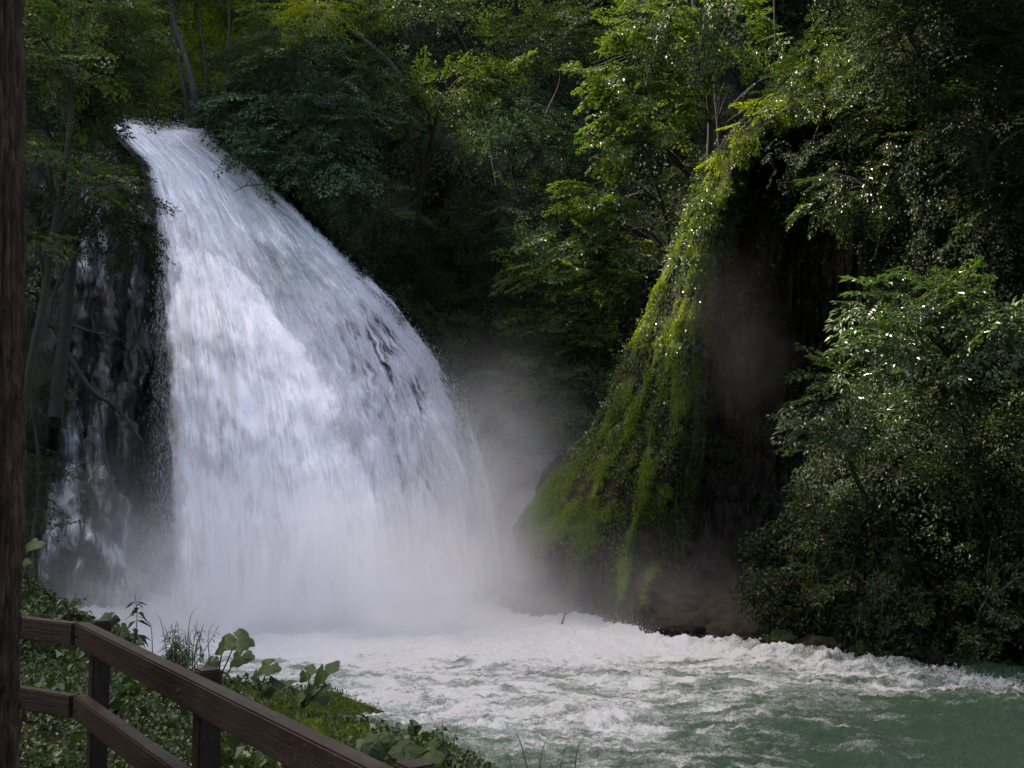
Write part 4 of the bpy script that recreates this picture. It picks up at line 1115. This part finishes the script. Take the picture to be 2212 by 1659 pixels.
def fence():
    p0 = np.array([-2.55, 6.9]); step = np.array([1.12, -1.65]); u = step / np.linalg.norm(step)
    nrm = np.array([-u[1], u[0]]) * -1      # towards the path (camera side)
    if nrm @ (-p0) < 0: nrm = -nrm
    top = EYE - .955
    e = empty('wooden_fence', (p0[0], p0[1], top - 1.0), 'dark brown wooden post and rail fence above the river bank', 'fence')
    for i in range(4):
        p = p0 + step * i
        zg = float(bank_z(np.array([p[0]]), np.array([p[1]]))[0])
        o = beam('post', (p[0], p[1], min(zg, top - 1.3) - .3), (p[0], p[1], top + .012), .105, .105, e, yaw=math.atan2(u[1], u[0]))
    corner = p0 + nrm * .097 - u * .05
    l_dir = np.array([-.86, .51]); 
    for zz in (0, -.44):
        z = top - .07 + zz
        A = corner; B = corner + u * 4.1
        beam('rail', (A[0], A[1], z), (B[0], B[1], z), .085, .14, e)
        C = corner + l_dir * 3.2 - l_dir * .0
        A2 = corner + l_dir * .045
        beam('rail', (A2[0], A2[1], z - .004), (C[0], C[1], z - .004), .08, .135, e)
    import bmesh
    for i in range(3):
        for zz in (0, -.44):
            q = p0 + step * i + nrm * (.097 + .0425); q = q + u * .012
            bm = bmesh.new(); bmesh.ops.create_cone(bm, cap_ends=True, segments=12, radius1=.013, radius2=.009, depth=.012)
            me = bpy.data.meshes.new('bolt'); bm.to_mesh(me); bm.free(); me.materials.append(M['bark_dark'])
            b_ = bpy.data.objects.new('bolt', me); S.collection.objects.link(b_); b_.parent = e
            b_.location = Vector((q[0] + nrm[0] * .004, q[1] + nrm[1] * .004, top - .075 + zz)) - Vector(e.location)
            b_.rotation_euler = Vector((nrm[0], nrm[1], 0)).to_track_quat('Z', 'Y').to_euler()
    p = p0 + l_dir * 2.0
    beam('post', (p[0], p[1], top - 1.6), (p[0], p[1], top + .01), .125, .125, e)
fence()

# ------------------------------------------------------------------ bank plants
gx, gy = np.meshgrid(np.linspace(-12, 2.5, 200), np.linspace(4.5, 30, 300), indexing='ij')
gP = np.stack([gx, gy, bank_z(gx, gy)], -1); gN = grid_normals(gP, away=(0, 0, 1))
gpx, gpy = proj(gP); gs = shore_dist(gx, gy)
m = (gs > .25) * 1.0 * (gpx > -60) * (gpy < 1800) * (1 - .98 * np.exp(-(((gpx - 660) / 200) ** 4 + ((gpy - 1555) / 80) ** 4)))
surf_leaves('ground_ivy', gP, gN, m, 75000, 'ground_leaf', .06, 'carpet of small ivy leaves over the near bank behind the fence', 'ivy', lift=.12, droop=0, out=.5, lk=.8, seed=21, thr=-.65)
m2 = (gs > .05) * 1.0 * (gpx > -60) * (gpy < 1800)
surf_leaves('grass', gP, gN, m2, 16000, 'grass', .14, 'tufts of grass and weeds on the near bank', 'grass', lk=.09, lift=.05, droop=-.9, out=.4, seed=22, thr=-.1)
tong = 1 - .98 * np.exp(-(((gpx - 670) / 210) ** 4 + ((gpy - 1550) / 85) ** 4))
gw = (gs > .5) * (gpx > -60) * (gpy < 1800) * tong
surf_leaves('broadleaf_weed', gP, gN, gw, 2600, 'ground_leaf', .16, 'scattered broad leaved weeds among the ivy of the near bank', 'weeds', lift=.16, droop=0, out=.6, lk=.75, seed=29, thr=.15, clump=.9)
surf_leaves('fallen_leaves', gP, gN, gw, 900, 'litter', .07, 'brown and yellow fallen leaves lying on the near bank', 'leaf litter', lift=.02, droop=0, out=.1, lk=.7, seed=30, thr=-.5)
surf_leaves('bank_moss', gP, gN, (gs > .0) * (gs < 3.0) * (gpx > 380) * (gpx < 1300) * 1.0, 50000, 'mossblade', .035, 'yellow green moss over the low tongue of bank by the water', 'moss', lk=.35, lift=.03, droop=-.5, out=.6, seed=23, thr=-.6)
m3 = (gpx > -40) * (gpx < 330) * (gpy < 1420) * (gpy > 1050) * 1.0
surf_leaves('bank_undergrowth', gP, gN, m3, 16000, 'ground_leaf', .10, 'leafy undergrowth on the left bank beyond the fence', 'undergrowth', lift=.4, droop=.1, out=.5, lk=.7, seed=24, thr=-.3)

def big_leaf(acc, c, rad, nrm, heading, r, tint):
    """round butterbur leaf with wavy, notched margin and raised veins"""
    n = Vector(nrm).normalized(); x = Vector(heading); x = (x - n * x.dot(n)).normalized(); y = n.cross(x)
    rings, seg = 5, 28
    V = [c]; 
    ph = r.uniform(0, 6, 4)
    for i in range(1, rings + 1):
        t = i / rings
        for j in range(seg):
            a = -math.pi + .12 + (2 * math.pi - .24) * j / (seg - 1)
            rr = rad * t * (1 + .10 * math.sin(5 * a + ph[0]) * t + .06 * math.sin(11 * a + ph[1]) * t)
            rr *= (1 - .25 * max(0, abs(a) - 2.2))
            z = rad * (.18 * t * t * math.sin(2 * a + ph[2]) + .05 * math.sin(7 * a + ph[3]) * t - .22 * t * t)
            V.append(tuple(Vector(c) + x * (rr * math.cos(a)) + y * (rr * math.sin(a)) + n * z))
    Fc = []
    for j in range(seg - 1):
        Fc.append((0, 1 + j, 2 + j, 2 + j))
        for i in range(rings - 1):
            a = 1 + i * seg + j; Fc.append((a, a + seg, a + seg + 1, a + 1))
    Fc = np.array(Fc); 
    # keep quads only: centre fan as degenerate-free small quads
    fan = Fc[Fc[:, 2] == Fc[:, 3]]; rest = Fc[Fc[:, 2] != Fc[:, 3]]
    fan = np.array([(0, 1 + j, 2 + j, 3 + j) for j in range(0, seg - 2, 2)])
    acc.add(np.array([tuple(v) for v in V]), np.concatenate([rest, fan]), tint=tint)
g_b = 'butterbur plants along the river side of the bank'
def butterbur(label, d, leaves, seed):
    r = np.random.default_rng(seed)
    base = leaves[0][-2:]
    b = at(base[0], base[1], d)
    e = empty('butterbur', b, label, 'plant', g_b)
    acc = Acc(); st = Acc()
    for (px, py, rp, tilt, bx, by) in leaves:
        c = at(px, py, d + r.uniform(-.2, .2)); root = at(bx, by, d)
        nrm = (r.normal(0, .3) + tilt, -.55 + r.normal(0, .2), .8)
        big_leaf(acc, tuple(c), rp * d / F, nrm, (r.uniform(-1, 1), -1, -.5), r, float(np.clip(r.normal(.5, .2), .15, .95)))
        mid = (c + root) / 2 + r.normal(0, .04, 3)
        tube(st, smooth_path(np.array([root, mid, c]), 8), np.linspace(.012, .007, 8), 6, tint=.45)
    acc.build('leaf_blade', M['butterbur'], e); st.build('stem', M['butterbur'], e)
butterbur('butterbur plant with two ragged leaves highest above the fence, against the foam', 15.0,
          [(512, 1380, 36, -.1, 470, 1475), (482, 1392, 26, -.5, 470, 1475), (520, 1418, 28, .3, 480, 1475), (455, 1430, 20, -.3, 465, 1475)], 1)
butterbur('butterbur plant with small leaves between the two larger ones', 16.0,
          [(582, 1438, 24, .1, 560, 1500), (556, 1452, 20, -.4, 560, 1500), (600, 1470, 20, .3, 565, 1500), (575, 1490, 18, 0, 565, 1510)], 2)
butterbur('butterbur plant with a folded leaf on the mossy tongue at the water edge', 16.3,
          [(700, 1448, 34, .2, 655, 1520), (662, 1452, 22, -.3, 655, 1520), (618, 1472, 26, -.3, 640, 1520), (665, 1490, 30, 0, 650, 1530), (690, 1500, 26, .3, 655, 1530), (640, 1510, 22, -.2, 650, 1535)], 3)
butterbur('butterbur plant with spreading leaves low behind the long rail', 11.5,
          [(870, 1615, 46, 0, 870, 1650), (815, 1600, 34, -.3, 860, 1650), (930, 1620, 34, .2, 880, 1650), (790, 1635, 30, -.3, 860, 1660), (900, 1640, 36, .2, 880, 1665)], 4)
butterbur('single pale butterbur leaf beside the big trunk at the left edge', 13.0,
          [(72, 1175, 22, .2, 62, 1290), (55, 1210, 16, -.2, 62, 1290)], 5)
butterbur('butterbur plant half hidden behind the corner post', 15.5, [(240, 1335, 18, .1, 235, 1400), (215, 1345, 20, -.1, 230, 1400), (262, 1355, 14, .3, 240, 1400)], 6)

def herb(label, base, tip, d, nl, ls, mat, seed, wk=.3, lean=0.0, drop=-.2, nst=1, cat='plant', name='weed', whorl=2):
    r = np.random.default_rng(seed)
    b = at(base[0], base[1], d); e = empty(name, b, label, cat)
    st = Acc(); Vs = []; Ts = []
    for k in range(nst):
        t = at(tip[0] + r.normal(0, 22) * (nst > 1), tip[1] + r.uniform(-10, 30) * (nst > 1), d + r.normal(0, .2) * (nst > 1))
        bb = b + r.normal(0, .08, 3) * (nst > 1)
        P = smooth_path(np.array([bb, (bb + t) / 2 + r.normal(0, .03, 3), t]), 14)
        tube(st, P, np.linspace(.007, .003, 14), 5, tint=.3)
        for i in range(nl):
            f = .2 + .8 * i / nl; p = P[int(f * 13)]
            for s in range(whorl):
                a = i * 2.4 + s * 2 * math.pi / whorl + r.uniform(-.3, .3)
                D = np.array([math.cos(a), math.sin(a), drop + r.normal(0, .2)]); D /= np.linalg.norm(D)
                N = np.array([0, 0, 1.0]) + r.normal(0, .2, 3)
                l = ls * (1.15 - .6 * f) * r.uniform(.8, 1.2)
                Vs.append(leaf_quads(p[None], D[None], N[None], np.array([l]), np.array([l * wk]), droop=.25)); Ts.append(np.full(4, np.clip(r.normal(.5, .15), .1, 1)))
    st.build('stem', M[mat], e)
    V = np.concatenate(Vs).reshape(-1, 3)
    mk('foliage', V - b, np.arange(len(V)).reshape(-1, 4), M[mat], e, {'tint': np.concatenate(Ts)}, smooth=False)
herb('tall single stemmed weed with pointed leaves just right of the corner post', (290, 1400), (292, 1285), 13, 9, .22, 'dark', 31, wk=.32)
herb('tuft of narrow leaved weeds in front of the foam between the posts', (385, 1440), (380, 1350), 13.5, 10, .18, 'grass', 32, nst=9, wk=.16, whorl=3)
herb('bunch of feathery weeds left of the ragged butterbur', (420, 1450), (430, 1345), 14, 8, .16, 'grass', 33, nst=7, wk=.14)
herb('upright leafy weed behind the end of the long rail', (960, 1670), (962, 1565), 11.5, 9, .16, 'ground_leaf', 34, nst=3, wk=.4)
herb('small leafy weed behind the rail by the third post', (1000, 1680), (1005, 1610), 11, 7, .14, 'ground_leaf', 35, nst=3, wk=.35)
herb('low weed patch above the left rail near the corner', (150, 1350), (160, 1290), 11.5, 8, .14, 'ground_leaf', 36, nst=9, wk=.5)
def grass_blades():
    specs = [((1150, 1700), (1118, 1590), (1090, 1600)), ((1160, 1700), (1175, 1610), (1200, 1580)), ((1240, 1690), (1250, 1610), (1285, 1570)), ((1110, 1700), (1100, 1640), (1080, 1620)), ((1200, 1700), (1215, 1640), (1225, 1600)),
             ((365, 1440), (350, 1350), (335, 1320)), ((400, 1440), (410, 1340), (425, 1310)), ((330, 1430), (325, 1350), (300, 1330)), ((455, 1450), (450, 1370), (470, 1340))]
    for k, s in enumerate(specs):
        d = 9.5 if k < 5 else 13
        P = smooth_path(np.array([at(*s[0], d), at(*s[1], d), at(*s[2], d)]), 12)
        b = P[0]
        acc = Acc(); Wv = np.linspace(.006, .001, 12)[:, None] * np.array([1, .3, 0])
        V = np.concatenate([P - Wv, P + Wv, P + np.array([0, .004, 0]) * np.linspace(1, .1, 12)[:, None]]);
        n = 12; F1 = []
        for i in range(n - 1):
            for a_, b_ in ((0, 1), (1, 2), (2, 0)):
                F1.append((a_ * n + i, b_ * n + i, b_ * n + i + 1, a_ * n + i + 1))
        acc.add(V, np.array(F1), tint=.6)
        o = acc.build('grass_blade', M['grass'])
        where = ['leftmost bent grass stalk at the bottom in front of the green water', 'grass stalk leaning right at the bottom beside the leftmost stalk', 'longest curved grass stalk at the bottom over the green water', 'short stalk at the bottom near the third post', 'short upright stalk between the bottom stalks',
                 'thin grass stalk arching left above the long rail', 'tallest thin grass stalk above the rail in front of the foam', 'grass stalk close to the dark weed by the corner post', 'grass stalk beside the ragged butterbur leaf'][k]
        tag(o, where, 'grass stalk', 'single grass stalks')
grass_blades()

# dead branches ---------------------------------------------------------------
def deadwood(label, pts, r0, r1, twigs=(), name='dead_branch', mat='bark_dark'):
    P = smooth_path(np.array([at(*p) for p in pts]), 24)
    acc = Acc(); tube(acc, P - 0, np.linspace(r0, r1, 24), 8, .15)
    for tw in twigs:
        Q = smooth_path(np.array([at(*p) for p in tw]), 10); tube(acc, Q, np.linspace(r1 * 1.2, r1 * .4, 10), 6)
    o = acc.build(name, M[mat]); tag(o, label, 'branch'); return o
deadwood('long dead branch slanting down across the dark rock left of the fall', [(112, 690, 29.5), (150, 770, 29.6), (200, 845, 29.7), (250, 880, 29.9), (310, 955, 30.1)], .10, .03,
         twigs=[[(112, 690, 29.5), (170, 708, 29.7), (265, 735, 30)], [(180, 830, 29.7), (160, 860, 29.9), (140, 900, 30)]])
deadwood('thin dead stem hanging below the long branch over the trickles', [(215, 880, 30.3), (225, 960, 30), (245, 1050, 29.6), (290, 1150, 29)], .05, .015)
deadwood('short broken branch near the top of the dark left rock', [(150, 480, 30), (165, 540, 30), (185, 590, 30)], .04, .015)
deadwood('dead forked twig caught on the upper right edge of the fall', [(600, 400, 35.2), (560, 399, 35), (530, 402, 34.8), (505, 415, 34.6)], .02, .012, twigs=[[(530, 402, 34.8), (545, 380, 34.8), (555, 365, 35)], [(545, 380, 34.8), (560, 340, 35.2)]])
deadwood('short dark stick poking out of the foam by the buttress foot', [(1213, 1352, 27.6), (1217, 1338, 27.6), (1221, 1325, 27.7)], .03, .015, name='stick')
deadwood('pale bare branch leaning at the right edge above the bank', [(2165, 1275, 21.3), (2190, 1255, 21.2), (2230, 1235, 21.1)], .03, .02, mat='bark_grey')
deadwood('fallen twig on the low rock shelf at the foot of the slope', [(1610, 1325, 25), (1640, 1318, 24.8), (1700, 1290, 24.6)], .018, .01)

# ------------------------------------------------------------------ spray mist over the plunge pool
def mist():
    m, n, out = new_mat('mist')
    tc = nd(n, 'ShaderNodeTexCoord')
    geo = nd(n, 'ShaderNodeNewGeometry')
    def blob(c, rad, k, pw=1.0):
        s = nd(n, 'ShaderNodeVectorMath', operation='SUBTRACT'); n.links.new(geo.outputs['Position'], s.inputs[0]); s.inputs[1].default_value = tuple(c)
        q = nd(n, 'ShaderNodeVectorMath', operation='DIVIDE'); n.links.new(s.outputs[0], q.inputs[0]); q.inputs[1].default_value = tuple(rad)
        dd = nd(n, 'ShaderNodeVectorMath', operation='DOT_PRODUCT'); n.links.new(q.outputs[0], dd.inputs[0]); n.links.new(q.outputs[0], dd.inputs[1])
        e = mth(n, 'EXPONENT', mth(n, 'MULTIPLY', dd.outputs['Value'], -1.6))
        return mth(n, 'MULTIPLY', e, k)
    tot = None
    for b in MIST:
        x = blob(*b); tot = x if tot is None else mth(n, 'ADD', tot, x)
    nz = noise(n, None, .5, 3, .6, 1.2); n.links.new(geo.outputs['Position'], nz.inputs['Vector'])
    f = ramp(n, nz.outputs[0], [(.34, (.22, .22, .22)), (.7, (1, 1, 1))]).outputs[0]
    dens = mth(n, 'MULTIPLY', tot, f)
    dens = mth(n, 'SUBTRACT', dens, .002, clamp=False); dens = mth(n, 'MAXIMUM', dens, 0)
    v = nd(n, 'ShaderNodeVolumePrincipled'); v.inputs['Color'].default_value = (.99, .99, .995, 1); v.inputs['Anisotropy'].default_value = .25
    n.links.new(dens, v.inputs['Density']); n.links.new(v.outputs[0], out.inputs['Volume'])
    lo = np.array([-13.5, 20.5, -.6]); hi = np.array([9.5, 35.5, 13.5])
    V = np.array([[x, y, z] for x in (lo[0], hi[0]) for y in (lo[1], hi[1]) for z in (lo[2], hi[2])])
    Fc = [(0, 1, 3, 2), (4, 6, 7, 5), (0, 4, 5, 1), (2, 3, 7, 6), (0, 2, 6, 4), (1, 5, 7, 3)]
    o = mk('mist', V, Fc, m, smooth=False)
    tag(o, 'drifting white spray mist over the foot of the waterfall', 'mist', kind='stuff')
MIST = [((-5.8, 28.0, .6), (4.4, 1.8, 3.0), 1.4), ((-2.9, 28.3, .4), (3.0, 1.9, 2.6), 1.5), ((-.9, 29.2, .6), (1.7, 1.5, 2.2), .7),
        ((-9.6, 28.8, .3), (1.8, 1.6, 1.0), .3), ((-.7, 31.9, 2.8), (2.4, 2.0, 3.4), .85), ((.5, 28.8, .5), (1.5, 1.3, 1.5), .3), ((3.0, 27.6, .9), (3.0, 1.4, 1.6), .10), ((-3.5, 26.6, .1), (6.0, 1.3, .9), .8), ((5.4, 28.4, 6.8), (2.0, .9, 4.2), .024)]
mist()
